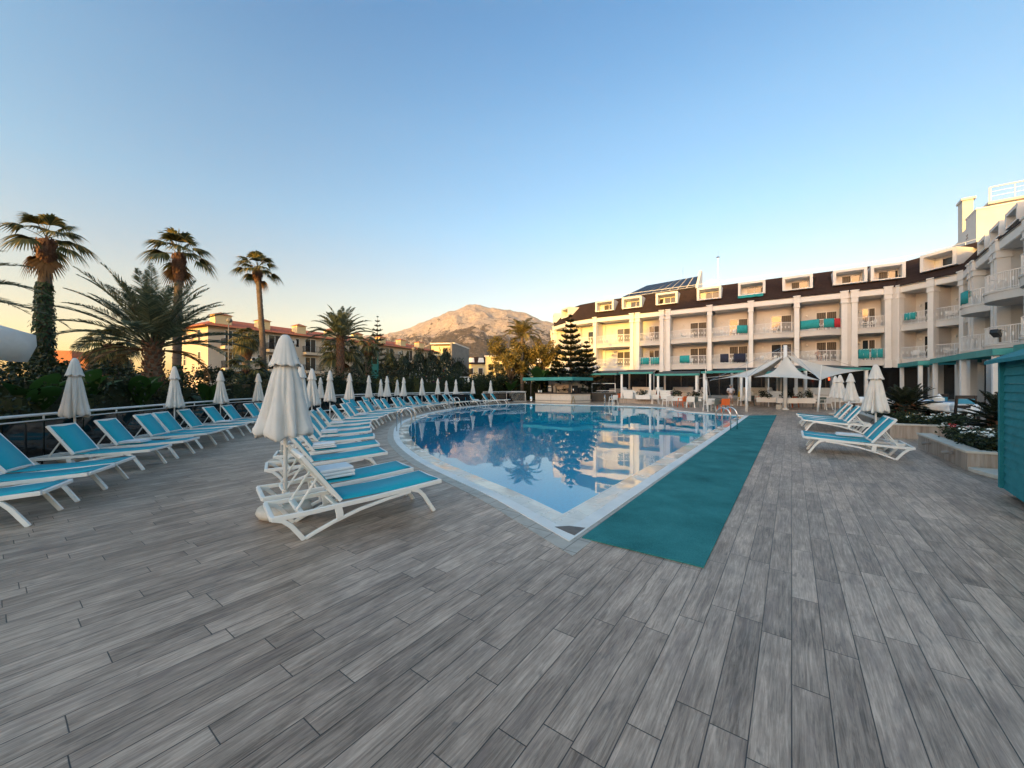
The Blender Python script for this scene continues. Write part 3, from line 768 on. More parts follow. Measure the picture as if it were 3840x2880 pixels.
# ================================================================== vegetation
def rvec(r):
    while True:
        v = Vector((r.uniform(-1,1), r.uniform(-1,1), r.uniform(-1,1)))
        if .05 < v.length < 1: return v
def leaf(m, c, nrm, ax, l, w):
    ax = (ax - nrm*ax.dot(nrm)); ax = ax.normalized() if ax.length > 1e-5 else nrm.orthogonal().normalized()
    sd = nrm.cross(ax)
    o = len(m.v); m.v += [tuple(c-ax*l/2), tuple(c+sd*w/2), tuple(c+ax*l/2), tuple(c-sd*w/2)]; m.f.append((o, o+1, o+2, o+3))
def cloud(m, r, c, rad, n, size, shell=.55, clump=.45):
    """n leaves through an ellipsoid, gathered in clumps with gaps"""
    c = Vector(c); rad = Vector(rad); nc = max(4, int(n/45)); cl = []
    for _ in range(nc):
        v = rvec(r).normalized()*(shell + (1-shell)*r.random()); cl.append(Vector((v.x*rad.x, v.y*rad.y, v.z*rad.z)))
    mean = (rad.x+rad.y+rad.z)/3
    for k in range(n):
        b = cl[k % nc]; p = c + b + rvec(r)*clump*mean*.62
        nr = (rvec(r).normalized() + b.normalized()*.7 + Vector((0,0,.35))).normalized()
        s = size*r.uniform(.6, 1.35); leaf(m, p, nr, rvec(r), s, s*.5)

def trunk_mesh(pts, r0, r1, ring=.16, rough=.10, n=14, seed=0):
    m = MB(); r = random.Random(seed); pts = smooth([Vector(p) for p in pts], 8) if len(pts) > 2 else [Vector(pts[0]).lerp(Vector(pts[1]), i/12) for i in range(13)]
    full = []; 
    for a, b in zip(pts, pts[1:]):
        k = max(1, int((b-a).length/(ring*.5)))
        full += [a.lerp(b, i/k) for i in range(k)]
    full.append(pts[-1]); N = len(full)
    rs = [(r0+(r1-r0)*i/(N-1))*(1+(rough if i % 2 else -rough)*r.uniform(.5,1.3)) for i in range(N)]
    m.tube(full, rs, n)
    for i, v in enumerate(m.v): m.v[i] = tuple(Vector(v)+rvec(r)*r0*.10)
    return m

def fan_leaf(m, r, base, az, el, pet, size, droop=.55, nseg=22, spread=150):
    """costapalmate leaf: petiole then a pleated fan whose tips hang"""
    d = Vector((math.cos(az)*math.cos(el), math.sin(az)*math.cos(el), math.sin(el)))
    b = Vector(base); hub = b + d*pet + Vector((0,0,-.10*pet*pet*max(0, math.cos(el))))
    m.tube([b, b+d*pet*.5+Vector((0,0,.02)), hub], [.018, .014, .010], 4, False)
    d2 = (d + Vector((0,0,-.25))).normalized()
    side = d2.cross(Vector((0,0,1))); side = side.normalized() if side.length > .05 else Vector((math.sin(az), -math.cos(az), 0))
    for k in range(nseg):
        a = R(-spread/2 + spread*k/(nseg-1)); L = size*(.72+.28*math.cos(a))*r.uniform(.88, 1.08)
        dr = (d2*math.cos(a) + side*math.sin(a)).normalized()
        up = side.cross(d2).normalized(); lift = .16*abs(math.sin(a))
        ps = []
        for t in (0, .4, .68, .88, 1):
            ps.append(hub + dr*L*t + up*lift*L*t*(1-t) - Vector((0,0,1))*L*droop*max(0, t-.38)**1.6*1.7)
        ws = (.012, .052*size, .038*size, .014*size, .003)
        wv = dr.cross(up).normalized(); o = len(m.v)
        for p, w in zip(ps, ws): m.v += [tuple(p+wv*w), tuple(p-wv*w)]
        m.f += [(o+2*i, o+2*i+2, o+2*i+3, o+2*i+1) for i in range(4)]
def fan_palm(name, x, y, z, label, n=24, pet=.8, size=.95, tr=(.17,.13), seed=0, skirt=.8, lean=(0,0), dead=0, ivy=None, elr=(-35, 75), droop=.55):
    r = random.Random(seed); o = empty('fan_palm', (x, y, -.05), 0, label, 'palm tree')
    top = Vector((lean[0], lean[1], z))
    trunk_mesh([(0,0,0),(lean[0]*.2,lean[1]*.2,z*.45),tuple(top)], tr[0], tr[1], .14, .05, seed=seed).build('trunk', TRUNK, o, True)
    if skirt:
        m = MB()
        for k in range(150):
            a = r.uniform(0, 6.28); t = r.random(); zz = z - skirt*t; rr = tr[1]*(1.15+.85*math.sin(math.pi*min(1, t*.9+.15)))
            p = Vector((top.x+math.cos(a)*rr, top.y+math.sin(a)*rr, zz)); out = Vector((math.cos(a), math.sin(a), -.5 if t > .35 else .8)).normalized()
            leaf(m, p, Vector((math.cos(a), math.sin(a), .2)).normalized(), out+Vector((0,0,.3)), .26, .10)
        m.lathe([(tr[1]*1.05,-skirt),(tr[1]*1.55,-skirt*.75),(tr[1]*1.6,-skirt*.4),(tr[1]*1.15,0)], 12, tuple(top))
        m.build('fibre_skirt', SKIRT, o)
    m = MB(); 
    for k in range(n):
        az = 2.399*k + r.uniform(-.25,.25); f = k/(n-1); el = R(elr[0]+(elr[1]-elr[0])*f**1.1 + r.uniform(-8, 8))
        fan_leaf(m, r, top+Vector((0,0,-.12+.25*f)), az, el, pet*r.uniform(.85,1.1)*(1-.35*f), size*r.uniform(.88,1.08), droop+.15*(1-f))
    m.build('crown', FANLEAF, o)
    if dead:
        m = MB()
        for k in range(dead):
            az = r.uniform(0, 6.28); fan_leaf(m, r, top+Vector((0,0,-.25)), az, R(r.uniform(-75,-50)), pet*.7, size*.85, .5, 16)
        m.build('dead_fronds', DEADLEAF, o)
    if ivy:
        m = MB()
        for k in range(ivy[2]):
            t = r.random()**1.4; zz = ivy[0]+(ivy[1]-ivy[0])*t; a = r.uniform(0, 6.28); rr = tr[0]*(.90+.55*(1-t))+abs(r.gauss(0,.08))*(1.25-t)
            c = Vector((math.cos(a)*rr+lean[0]*.5*t, math.sin(a)*rr, zz))
            leaf(m, c, (Vector((math.cos(a), math.sin(a), .3))+rvec(r)*.6).normalized(), Vector((0,0,-1))+rvec(r)*.8, r.uniform(.09,.17), r.uniform(.07,.12))
        m.build('ivy', IVY, o)
    return o

def frond(m, r, base, az, el, L, bend, lw=.030, ll=.42, npair=44, vee=.5, twist=0):
    """feather leaf: arching rachis with leaflets on both sides"""
    p = Vector(base); d = Vector((math.cos(az)*math.cos(el), math.sin(az)*math.cos(el), math.sin(el))); pts = []; ds = []
    n = 22; hz = Vector((math.cos(az), math.sin(az), 0)); e = el
    for i in range(n+1):
        pts.append(p.copy()); dd = hz*math.cos(e)+Vector((0,0,1))*math.sin(e); ds.append(dd); p = p + dd*L/n; e -= bend*(.35+1.3*i/n)/n
    m.tube(pts, [.026*(1-.85*i/n)+.003 for i in range(n+1)], 4, False)
    for k in range(npair):
        t = .16+.84*k/(npair-1); q = t*n; i = min(int(q), n-1); b = pts[i].lerp(pts[i+1], q-i); dd = ds[i]
        sd = dd.cross(Vector((0,0,1))); sd = sd.normalized() if sd.length > .05 else Vector((-math.sin(az), math.cos(az), 0)); up = sd.cross(dd).normalized()
        ln = ll*(math.sin(math.pi*min(1, .18+.80*t))**.7)*r.uniform(.85,1.1)*(.55+.45*(1-t*.5))*1.25
        for s in (-1, 1):
            lv = (sd*s*.78 + dd*(.55+.35*t) + up*vee*r.uniform(.3,1.0)).normalized()
            tip = b + lv*ln - Vector((0,0,1))*ln*.12; mid = b + lv*ln*.5
            ra = r.uniform(-1.1,1.1); w = (lv.cross(up).normalized()*math.cos(ra)+up*math.sin(ra))*lw*.5; o = len(m.v)
            m.v += [tuple(b-w*.5), tuple(b+w*.5), tuple(mid+w), tuple(mid-w), tuple(tip)]; m.f += [(o, o+1, o+2, o+3), (o+3, o+2, o+4)]
def feather_palm(name, x, y, z, label, n=34, L=2.6, tr=(.26,.24), seed=0, elr=(-10, 82), bend=1.1, ll=.42, mat=None, dead=0, stubs=True, npair=44, vee=.5, cat='palm tree', lw=.03, pods=0):
    r = random.Random(seed); o = empty(name, (x, y, -.05), 0, label, cat)
    trunk_mesh([(0,0,0),(0,0,z)], tr[0], tr[1], .13, .09, seed=seed).build('trunk', TRUNK, o, True)
    if stubs:
        m = MB()
        for k in range(int(z/.11*5)):
            zz = .12+k*.11/5; a = k*2.399; rr = tr[0]*.98
            m.bar([(math.cos(a)*rr*.9, math.sin(a)*rr*.9, zz-.05), (math.cos(a)*(rr+.05), math.sin(a)*(rr+.05), zz+.02), (math.cos(a)*(rr+.075), math.sin(a)*(rr+.075), zz+.10)], .10, .035, (-math.sin(a), math.cos(a), 0))
        m.build('leaf_stubs', SKIRT, o)
    m = MB()
    for k in range(n):
        f = k/(n-1); az = 2.399*k+r.uniform(-.2,.2); el = R(elr[0]+(elr[1]-elr[0])*f**.85+r.uniform(-6,6))
        frond(m, r, (math.cos(az)*tr[1]*.6, math.sin(az)*tr[1]*.6, z-.15+.25*f), az, el, L*r.uniform(.85,1.08)*(1-.15*f), bend*r.uniform(.8,1.2)*(1.15-.4*f), lw, ll, npair, vee)
    m.build('crown', mat or DATELEAF, o)
    if dead:
        m = MB()
        for k in range(dead):
            az = r.uniform(0,6.28); frond(m, r, (math.cos(az)*tr[1], math.sin(az)*tr[1], z-.25), az, R(r.uniform(-10,15)), L*.75, 2.2, lw, ll*.8, 30, .1)
        m.build('dead_fronds', DEADLEAF, o)
    if pods:
        m = MB()
        for k in range(pods):
            a = r.uniform(0,6.28); m.bar([(math.cos(a)*.1,math.sin(a)*.1,z), (math.cos(a)*.4,math.sin(a)*.4,z+.9), (math.cos(a)*.7,math.sin(a)*.7,z+1.2)], .10, .05, (-math.sin(a), math.cos(a), 0))
        m.build('flower_pods', DEADLEAF, o)
    return o

fan_palm('p', -18.3, 15, 7.3, 'tall fan palm at the far left with ivy climbing its trunk', 15, .80, .80, (.23,.17), 5, 1.25, (.15,0), 3, (0, 5.6, 3400), (-14, 82), .55)
fan_palm('p', -16.55, 19, 8.1, 'fan palm with golden upper fronds behind the big date palm', 17, .85, .95, (.20,.16), 8, 1.3, (.1,0), 2, (0, 2.6, 900), (-12, 84), .55)
fan_palm('p', -16.75, 26, 9.5, 'slender fan palm with bare curved trunk in front of the red-roofed building', 19, .85, .85, (.20,.15), 12, .95, (-.45,0), 1, None, (-14, 82), .55)
fan_palm('p', -23.0, 22, 3.9, 'squat shaggy fan palm left of the big date palm', 30, .9, .85, (.3,.25), 17, 1.2, (0,0), 16, None, (-40, 70), .7)
fan_palm('p', -24.2, 35, 5.9, 'dark fan palm with a long dead skirt in front of the first balconies', 28, .75, .9, (.32,.28), 21, 2.2, (0,0), 22, None, (-45, 65), .75)
fan_palm('p', -12.2, 27.5, 4.1, 'low dark fan palm just behind the small date palm', 22, 1.0, 1.0, (.2,.18), 23, .7, (0,0), 2, None, (-25, 40), .65)
fan_palm('p', -11.2, 30, 4.9, 'thin dark fan palm beside the teal post and cypresses', 14, .7, .6, (.24,.2), 27, .9, (0,0), 4, (0,4,700), (-35, 50), .8)
fan_palm('p', -17.2, 25, 2.6, 'low fan palm half hidden behind the front umbrella', 18, .9, .95, (.2,.18), 33, .6, (0,0), 2, None, (-15, 55), .6)
feather_palm('date_palm', -13.05, 14, 3.15, 'big date palm with a bushy feather crown behind the railing', 44, 3.1, (.25,.24), 3, (10, 86), .75, .48, None, 5, True, 58, .30, lw=.030, pods=3)
feather_palm('date_palm', -11.15, 25, 4.75, 'smaller date palm with an orange-brown trunk at the railing bend', 36, 2.3, (.17,.17), 6, (8, 86), 1.15, .40, None, 0, True, 52, .3, lw=.034)
feather_palm('date_palm', -17.2, 11.0, 4.3, 'date palm at the left picture edge with one long frond in view', 26, 3.1, (.25,.24), 14, (0, 80), 1.0, .4, None, 0, True, 40, .4)
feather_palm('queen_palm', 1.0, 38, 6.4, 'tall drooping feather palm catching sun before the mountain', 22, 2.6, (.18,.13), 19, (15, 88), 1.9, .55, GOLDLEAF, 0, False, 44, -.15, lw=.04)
feather_palm('sago_palm', 13.3, 13.0, .95, 'dark sago palm behind the flower bed and the large umbrella', 56, .85, (.2,.2), 41, (-15, 75), .7, .17, SAGO, 0, True, 40, .3, 'palm', .02)
feather_palm('sago_palm', 12.05, 9.4, .75, 'dark sago palm half hidden by the teal shed', 60, .85, (.2,.2), 43, (-30, 80), .7, .17, SAGO, 0, True, 40, .3, 'palm', .02)

# big leaved banana plants
def banana(x, y, h, label, n=8, seed=0):
    r = random.Random(seed); o = empty('banana_plant', (x, y, -.05), 0, label, 'banana plant')
    MB().tube([(0,0,0),(.02,0,h*.3),(0,.02,h*.5)], [.09,.07,.05], 8).build('stem', IVY, o, True)
    m = MB()
    for k in range(n):
        az = 2.399*k+r.uniform(-.3,.3); el = R(r.uniform(45, 80)); L = h*r.uniform(.55,.75); p = Vector((0,0,h*.42)); N = 12; prev = None
        hz = Vector((math.cos(az), math.sin(az), 0)); sd = Vector((-math.sin(az), math.cos(az), 0)); e = el; o0 = len(m.v); W = L*.17
        for i in range(N+1):
            t = i/N; w = W*(.06+math.sin(math.pi*min(1, max(0, (t-.12)/.9)))**.6) if t > .12 else .015
            dn = Vector((0,0,-.25*w))
            m.v += [tuple(p-sd*w+dn), tuple(p), tuple(p+sd*w+dn)]
            p = p + (hz*math.cos(e)+Vector((0,0,1))*math.sin(e))*L/N; e -= 1.7*t/N*1.6
        m.f += [(o0+3*i+q, o0+3*i+3+q, o0+3*i+4+q, o0+3*i+1+q) for i in range(N) for q in (0, 1)]
    m.build('leaves', BANANA, o, True); return o
banana(-11.55, 9.3, 2.0, 'bright banana plant left of the first railing umbrella', 7, 1)
banana(-12.2, 10.9, 2.2, 'banana plant with broad dark leaves before the shaggy fan palm', 8, 2)
banana(-12.2, 12.6, 2.1, 'banana plant at the foot of the big date palm', 8, 3)
banana(-12.0, 15.2, 1.8, 'low banana plant between the second and third railing umbrellas', 7, 4)
banana(2.6, 37.2, 3.6, 'upright banana plant above the left end of the bar roof', 8, 5)
banana(3.7, 37.6, 3.4, 'spreading banana plant above the middle of the bar roof', 8, 6)
banana(-.2, 36.9, 2.2, 'low banana plant behind the small football goal', 9, 7)

# dark planting bank behind the railing: one mass
r = random.Random(77); m = MB()
bank = smooth([Vector(p) for p in ((-8.6,1.5),(-9.8,5),(-10.9,8.5),(-11.9,12),(-12.4,15.5),(-11.8,20),(-10.3,24.5),(-8.0,28.6),(-4.6,31.6),(-2.0,36.0),(.6,38.6),(4.2,39.6),(9.5,42.5))], 10)
acc = 0
for i in range(len(bank)-1):
    a, b = bank[i], bank[i+1]; d = (b-a); t = d.normalized(); nv = Vector((-t.y, t.x)); 
    H = 1.75 + .35*math.sin(i*.9) + .3*noise.noise((a.x*.4, a.y*.4, 0)) + (.55 if 18 < a.y < 40 and a.x < 3 else 0)
    if a.y < 11: H -= .1
    m.bar([(a.x+nv.x*.55, a.y+nv.y*.55, H*.40), (b.x+nv.x*.55, b.y+nv.y*.55, H*.40)], .7, H*.8, (nv.x, nv.y, 0))
    cnt = int(d.length*330)
    sz = .10 if a.y < 20 else .16
    for k in range(cnt):
        p = a + d*r.random(); w = r.uniform(-.5, 1.1); z = H*(r.random()**.75)
        bump = .25*noise.noise((p.x*1.3, p.y*1.3, z*1.3))
        c = Vector((p.x+nv.x*(w*.55+.25-.35*(1-(w+.5)/1.6)+bump), p.y+nv.y*(w*.55+.25+bump), z+.12*r.random()+ .25*bump))
        leaf(m, c, (rvec(r).normalized()+Vector((-nv.x*.6, -nv.y*.6, .5))).normalized(), rvec(r), sz*r.uniform(.7,1.6), sz*r.uniform(.4,.7))
tag(m.build('undergrowth', HEDGE), 'dark mass of mixed undergrowth behind the railing', 'undergrowth', kind='stuff')

def shrub(x, y, rad, h, label, mat=HEDGE, n=1800, size=.16, seed=0, name='shrub', cat='shrub', trunk=True, blobs=None):
    r = random.Random(seed); o = empty(name, (x, y, -.05), 0, label, cat); m = MB()
    for bx, by, bz, br in (blobs or [(0,0,h*.55,1), (rad*.45,-.2*rad,h*.72,.6), (-rad*.5,.1*rad,h*.66,.62), (.1*rad,.2*rad,h*.82,.5)]):
        cloud(m, r, (bx,by,bz), (rad*br, rad*br, h*.36*br+.1), int(n*br*br/1.9), size)
    m.build('foliage', mat, o)
    if trunk:
        t = MB(); t.tube([(0,0,0),(.05,0,h*.3),(.1,.05,h*.6)], [.10,.08,.04], 7); t.tube([(.03,0,h*.25),(rad*.4,0,h*.6)], [.06,.02], 6); t.tube([(.02,0,h*.22),(-rad*.4,.1,h*.6)], [.06,.02], 6)
        t.build('trunk', BARK, o, True)
    return o
shrub(-14.2, 11.5, 1.5, 2.75, 'big dark bush below the white parasol at the left edge', HEDGE, 3200, .13, 1)
shrub(-13.0, 8.0, 1.5, 2.5, 'dark bush beneath the corner of the open parasol', HEDGE, 3600, .12, 21)
shrub(-17.6, 11.0, 1.9, 3.0, 'tall dark bush farthest left behind the parasol', HEDGE, 3800, .14, 22)
shrub(-20.0, 15.5, 2.0, 2.6, 'dark bush behind the trunk of the ivy-clad fan palm', HEDGE, 3000, .16, 23)
shrub(-15.0, 14.0, 1.4, 2.5, 'dark bush at the foot of the ivy-clad fan palm', HEDGE, 2600, .14, 2)
shrub(-18.0, 18.5, 1.8, 2.4, 'dark bush between the shaggy fan palm and the big date palm', HEDGE, 2600, .17, 3)
shrub(-16.8, 21.5, 1.7, 2.7, 'dark bush right of the big date palm trunk', HEDGE, 2600, .17, 4)
shrub(-16.5, 25.0, 1.9, 2.6, 'dark bush below the slender fan palm', HEDGE, 2600, .18, 5)
shrub(-14.0, 26.0, 1.7, 2.4, 'dark bush just right of the front umbrella top', HEDGE, 2300, .18, 6)
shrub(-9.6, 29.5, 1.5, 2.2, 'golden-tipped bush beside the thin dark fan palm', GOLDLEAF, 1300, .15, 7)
shrub(-5.2, 34.5, 1.9, 2.3, 'bush behind the row of flags', HEDGE, 2400, .18, 8)
shrub(-2.6, 37.6, 1.9, 3.0, 'bush left of the loudspeakers below the yellow hotel', HEDGE, 2400, .2, 9)
shrub(-.3, 40.0, 1.9, 3.4, 'dark bush under the left side of the sunlit olive tree', HEDGE, 2400, .2, 10)
shrub(3.0, 41.5, 2.0, 3.4, 'dark bush under the drooping feather palm', HEDGE, 2400, .2, 11)
shrub(6.2, 40.5, 1.7, 2.8, 'dark bush behind the pool bar at the foot of the pines', HEDGE, 2200, .2, 12)
o = shrub(-6.0, 32.2, .7, 1.9, 'bougainvillea with magenta blossom among the flags', HEDGE, 600, .13, 13)
m = MB(); r = random.Random(3)
for k in range(260): leaf(m, Vector((r.gauss(.1,.42), r.gauss(0,.35), 1.65+r.gauss(0,.22))), rvec(r).normalized(), rvec(r), .12, .10)
m.build('blossom', FLM, o)
# row of upright dark cypresses
cx = [(-13.4,33.5,4.0),(-12.2,34,4.3),(-10.9,34.5,4.8),(-9.7,34.5,4.6),(-8.5,35,5.0),(-7.3,35,4.8),(-6.1,35.5,5.1),(-5.0,36,4.2)]
for i, (x, y, h) in enumerate(cx):
    h -= .45
    r = random.Random(100+i); o = empty('cypress_tree', (x, y, -.05), 0, f'{ORD[i]} dark upright tree from the left in the row before the red-roofed building', 'tree', 'upright dark trees in a row')
    MB().tube([(0,0,0),(0,0,h*.8)], [.09,.03], 7).build('trunk', BARK, o, True)
    m = MB()
    for k in range(3000):
        t = r.random(); a = r.uniform(0,6.28); rr = (1.05*(1-t**4)+.15)*(.45+.55*r.random()**.5)*(1+.25*math.sin(3*a+9*t+i)); z = .25+t*(h-.25)
        c = Vector((math.cos(a)*rr, math.sin(a)*rr, z)); leaf(m, c, (Vector((math.cos(a),math.sin(a),.3))+rvec(r)*.8).normalized(), Vector((0,0,1))+rvec(r)*.6, r.uniform(.16,.32), r.uniform(.07,.12))
    for q in range(7):
        a = r.uniform(0,6.28); rr = r.uniform(.1,.6)
        for k in range(30): leaf(m, Vector((math.cos(a)*rr+r.gauss(0,.05), math.sin(a)*rr+r.gauss(0,.05), h-.5+r.random()*.9)), rvec(r).normalized(), Vector((0,0,1))+rvec(r)*.4, .2, .07)
    m.build('foliage', CYPR, o)
# sunlit olive-like trees
def tree(x, y, h, rad, label, mat, n, size, seed, name='olive_tree'):
    r = random.Random(seed); o = empty(name, (x, y, -.05), 0, label, 'tree'); t = MB(); m = MB()
    t.tube([(0,0,0),(.1,.05,h*.25),(.05,0,h*.45)], [.2,.16,.12], 9)
    for k in range(9):
        a = 2.4*k; rr = rad*r.uniform(.35,.85); zz = h*r.uniform(.5,.92)
        t.tube([(.05,0,h*.3+.03*k), (math.cos(a)*rr*.5, math.sin(a)*rr*.5, h*.3+(zz-h*.3)*.6), (math.cos(a)*rr, math.sin(a)*rr, zz)], [.09,.06,.02], 6)
        cloud(m, r, (math.cos(a)*rr, math.sin(a)*rr, zz), (rad*.42, rad*.42, h*.13), n//9, size, .4, .7)
    t.build('trunk', BARK, o, True); m.build('crown', mat, o); return o
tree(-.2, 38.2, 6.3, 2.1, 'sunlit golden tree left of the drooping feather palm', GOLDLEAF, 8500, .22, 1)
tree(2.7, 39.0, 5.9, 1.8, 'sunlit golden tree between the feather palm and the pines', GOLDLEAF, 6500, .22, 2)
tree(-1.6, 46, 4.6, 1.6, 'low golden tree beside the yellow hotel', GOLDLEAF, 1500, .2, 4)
# araucaria pines
def pine(x, y, h, rad, label, tiers=13, seed=0, z0=.9, sparse=1.0):
    r = random.Random(seed); o = empty('norfolk_pine', (x, y, -.05), 0, label, 'pine tree')
    MB().tube([(0,0,0),(.03,0,h*.5),(0,0,h)], [.15,.10,.02], 9).build('trunk', BARK, o, True)
    m = MB()
    for k in range(tiers):
        t = k/(tiers-1); z = z0+(h-z0-.15)*t**.92; Lb = rad*(1-t)**.85+.12; nb = 9 if t < .8 else 6; a0 = r.uniform(0, 6)
        for q in range(nb):
            a = a0+2*math.pi*q/nb+r.uniform(-.12,.12); L = Lb*r.uniform(.85,1.1); up = .10+.35*t; dv = Vector((math.cos(a), math.sin(a), 0)); sd = Vector((-math.sin(a), math.cos(a), 0)); prev = Vector((0,0,z)); N = 12
            pts = [Vector((0,0,z))+dv*L*s/N+Vector((0,0,1))*(L*(-.18*(s/N)+ (.30+up*.5)*(s/N)**2)) for s in range(N+1)]
            m.tube(pts, [.022*(1-.8*s/N) for s in range(N+1)], 4, False)
            for s in range(2, N+1):
                bl = (.16+L*.16)*(1-.5*abs(s/N-.55)*1.6)*r.uniform(.75,1.15)*sparse
                for sg in (-1, 1, 0):
                    for u in (0, 1, 2):
                        dd = (sd*sg*.9+dv*(.75-.3*u)+Vector((0,0,.3 if sg else .6))+rvec(r)*.25).normalized(); c = pts[s]+dd*bl*(.25+.32*u)
                        leaf(m, c, (Vector((0,0,1))+rvec(r)*.9).normalized(), dd, bl*.8, .13)
    m.build('crown', PINEL, o); return o
pine(5.6, 36.8, 8.3, 2.0, 'taller tiered pine behind the pool bar', 14, 1)
pine(7.2, 37.2, 5.8, 1.75, 'shorter tiered pine right of the taller one behind the bar', 11, 2)
pine(4.3, 37.0, 4.2, 1.2, 'small tiered pine left of the taller one behind the bar', 9, 3)
pine(-25.5, 73, 14.6, 2.3, 'distant tiered pine rising above the red roof', 12, 5, 4, .8)
# ================================================================== main hotel (local x runs along the facade to the viewer's right, y into the building)
HO = Vector((34.3, 34.6, 0)); HA = math.atan2(-.564, .826)
hotel = empty('hotel', HO, HA, 'white four-storey hotel with dark mansard roof, dormers and curved balconies', 'hotel')
HM = Matrix.Translation(HO) @ Matrix.Rotation(HA, 4, 'Z')
def hw(x, y, z): return HM @ Vector((x, y, z))
S1, S2, CZ0, CZ1, RZ = (3.34, 3.88), (6.34, 6.88), 9.75, 10.3, 12.98
BAYS = [((-40.2,11.0),(-38.6,7.4),0),((-38.5,7.2),(-36.3,3.7),1),((-36.1,3.5),(-32.7,1.05),1),((-32.4,.95),(-28.4,.05),1),((-28.1,0),(-23.65,0),1),
       ((-22.5,0),(-20.1,0),0),((-18.95,0),(-15.0,0),1),((-14.6,0),(-11.1,0),1),((-10.7,0),(-7.2,0),1),((-6.8,0),(-3.6,0),1),((-2.45,0),(-.6,0),0),
        ((.5,-.15),(1.95,-1.7),0),((2.15,-1.92),(3.4,-3.35),0),((3.35,-3.75),(3.2,-5.6),0),((3.1,-6.9),(2.75,-10.7),2),((2.6,-12.0),(2.35,-15.8),2),((2.3,-17.0),(2.0,-20.8),2)]
wall, soff = MB(), MB()
def fr2(p, q):
    p, q = Vector(p), Vector(q); u = (q-p).normalized(); return p, u, Vector((u.y, -u.x)), (q-p).length
def local(p, u, n, s, o): v = p+u*s+n*o; return (v.x, v.y)
def rail_mesh(pts, z0, h, step=.105):
    m = MB()
    for z, r_ in ((z0+h, .028), (z0+.09, .018)): m.tube([(x, y, z) for x, y in pts], r_, 5)
    V = [Vector(p) for p in pts]; acc = 0; cnt = 0
    for a, b in zip(V, V[1:]):
        d = (b-a).length; t = step-acc if acc else 0
        while t < d:
            p = a.lerp(b, t/d); big_ = cnt % 12 == 0; w = .045 if big_ else .018
            m.box((p.x, p.y, z0+h/2), (w, w, h), math.atan2((b-a).y, (b-a).x))
            if not big_ and cnt % 3 == 1: m.box((p.x, p.y, z0+h*.52), (.07, .02, .20), math.atan2((b-a).y, (b-a).x)+0)
            t += step; cnt += 1
        acc = (d-(t-step)) % step
    return m
bal_spots = []
for bi, (p0, q0, kind) in enumerate(BAYS):
    p, u, n, Ln = fr2(p0, q0); ang = math.atan2(u.y, u.x); DEP = 1.55
    L = lambda s, o: local(p, u, n, s, o)
    # back wall, side walls, soffits
    bwm = L(Ln/2, -DEP-.1); wall.box((bwm[0], bwm[1], (3.3+CZ1)/2), (Ln+1.3, .2, CZ1-3.3), ang)
    for s in (-.13, Ln+.13):
        c = L(s, -DEP/2-.06); wall.box((c[0], c[1], (3.3+CZ0)/2), (.22, DEP-.1, CZ0-3.3), ang)
    c = L(Ln/2, -DEP/2); soff.box((c[0], c[1], CZ0+.1), (Ln+1.2, DEP+.3, .2), ang)
    bulge = (0, .62, 1.15)[kind]
    N = 14 if kind else 2
    front = [(s, bulge*(1-(2*s/Ln-1)**2)+(.02 if kind else .05)) for s in [Ln*i/N for i in range(N+1)]]
    for fi, (z0, z1) in enumerate((S1, S2)):
        poly = [L(s, o) for s, o in front] + [L(Ln, -DEP+.02), L(0, -DEP+.02)]
        m = MB().prism(poly, z0, z1-.10)
        poly2 = [L(s, o+.05) for s, o in front]; inn = [L(s, o-.12) for s, o in front]
        m.prism(poly2 + inn[::-1], z1-.10+.003, z1)
        sl_ = m.build('balcony', W_WALL, hotel)
        rail_mesh([L(s, o-.04) for s, o in front], z1, .98).build('railing', WMETAL, sl_)
        # sliding door
        if Ln > 1.4:
            wd = min(1.75, Ln*.5); sc_ = Ln*(.70 if Ln > 2.5 else .55); zb = z1-.08; hh = 2.08
            if kind == 2: sc_ = Ln*.5
            d = MB()
            for s in (-wd/2, 0, wd/2):
                c = L(sc_+s, -DEP+.03); d.box((c[0], c[1], zb+hh/2), (.07, .08, hh), ang)
            for z in (zb+.03, zb+hh-.03):
                c = L(sc_, -DEP+.03); d.box((c[0], c[1], z), (wd-.08, .074, .07), ang)
            dr = d.build('sliding_door', W_TRIM, hotel)
            lit = rnd.random()
            c = L(sc_-wd/4, -DEP+.02); MB().box((c[0], c[1], zb+hh/2), (wd/2-.07, .03, hh-.12), ang).build('pane', WGLASS if lit < .6 else CURTAIN, dr)
            c = L(sc_+wd/4, -DEP+.025); MB().box((c[0], c[1], zb+hh/2), (wd/2-.07, .03, hh-.12), ang).build('pane', CURTAIN, dr)
            c = L(max(.35, sc_-wd/2-.75), -DEP+.06); MB().lathe([(.07,-.09),(.09,-.05),(.09,.05),(.05,.09)], 10, (c[0], c[1], z1+1.7)).build('wall_lamp', W_TRIM, hotel)
        bal_spots.append((bi, fi, p, u, n, Ln, z1, ang, bulge))
    # fascia beam
    c = L(Ln/2, .02); soff.box((c[0], c[1], (CZ0+CZ1)/2), (Ln+.02, .34, CZ1-CZ0-.06), ang)
wall.build('wall', W_WALL, hotel); soff.build('cornice', W_TRIM, hotel)
def column(x, y, ang, w=.42):
    m = MB(); m.box((x, y, 6.5), (w, .55, 6.6), ang)
    for z0, z1, e in ((3.12,3.75,.05),(3.75,3.82,.09),(9.28,9.36,.10),(9.36,9.70,.05),(9.70,9.82,.12),(9.82,10.32,.07),(10.32,10.42,.14)):
        m.box((x, y, (z0+z1)/2), (w+e*1.6, .55+e*1.6, z1-z0), ang)
    m.box((x-math.sin(-ang)*-.36, y-math.cos(ang)*.36, 10.06), (.2, .03, .22), ang)
    return m.build('column', W_TRIM, hotel)
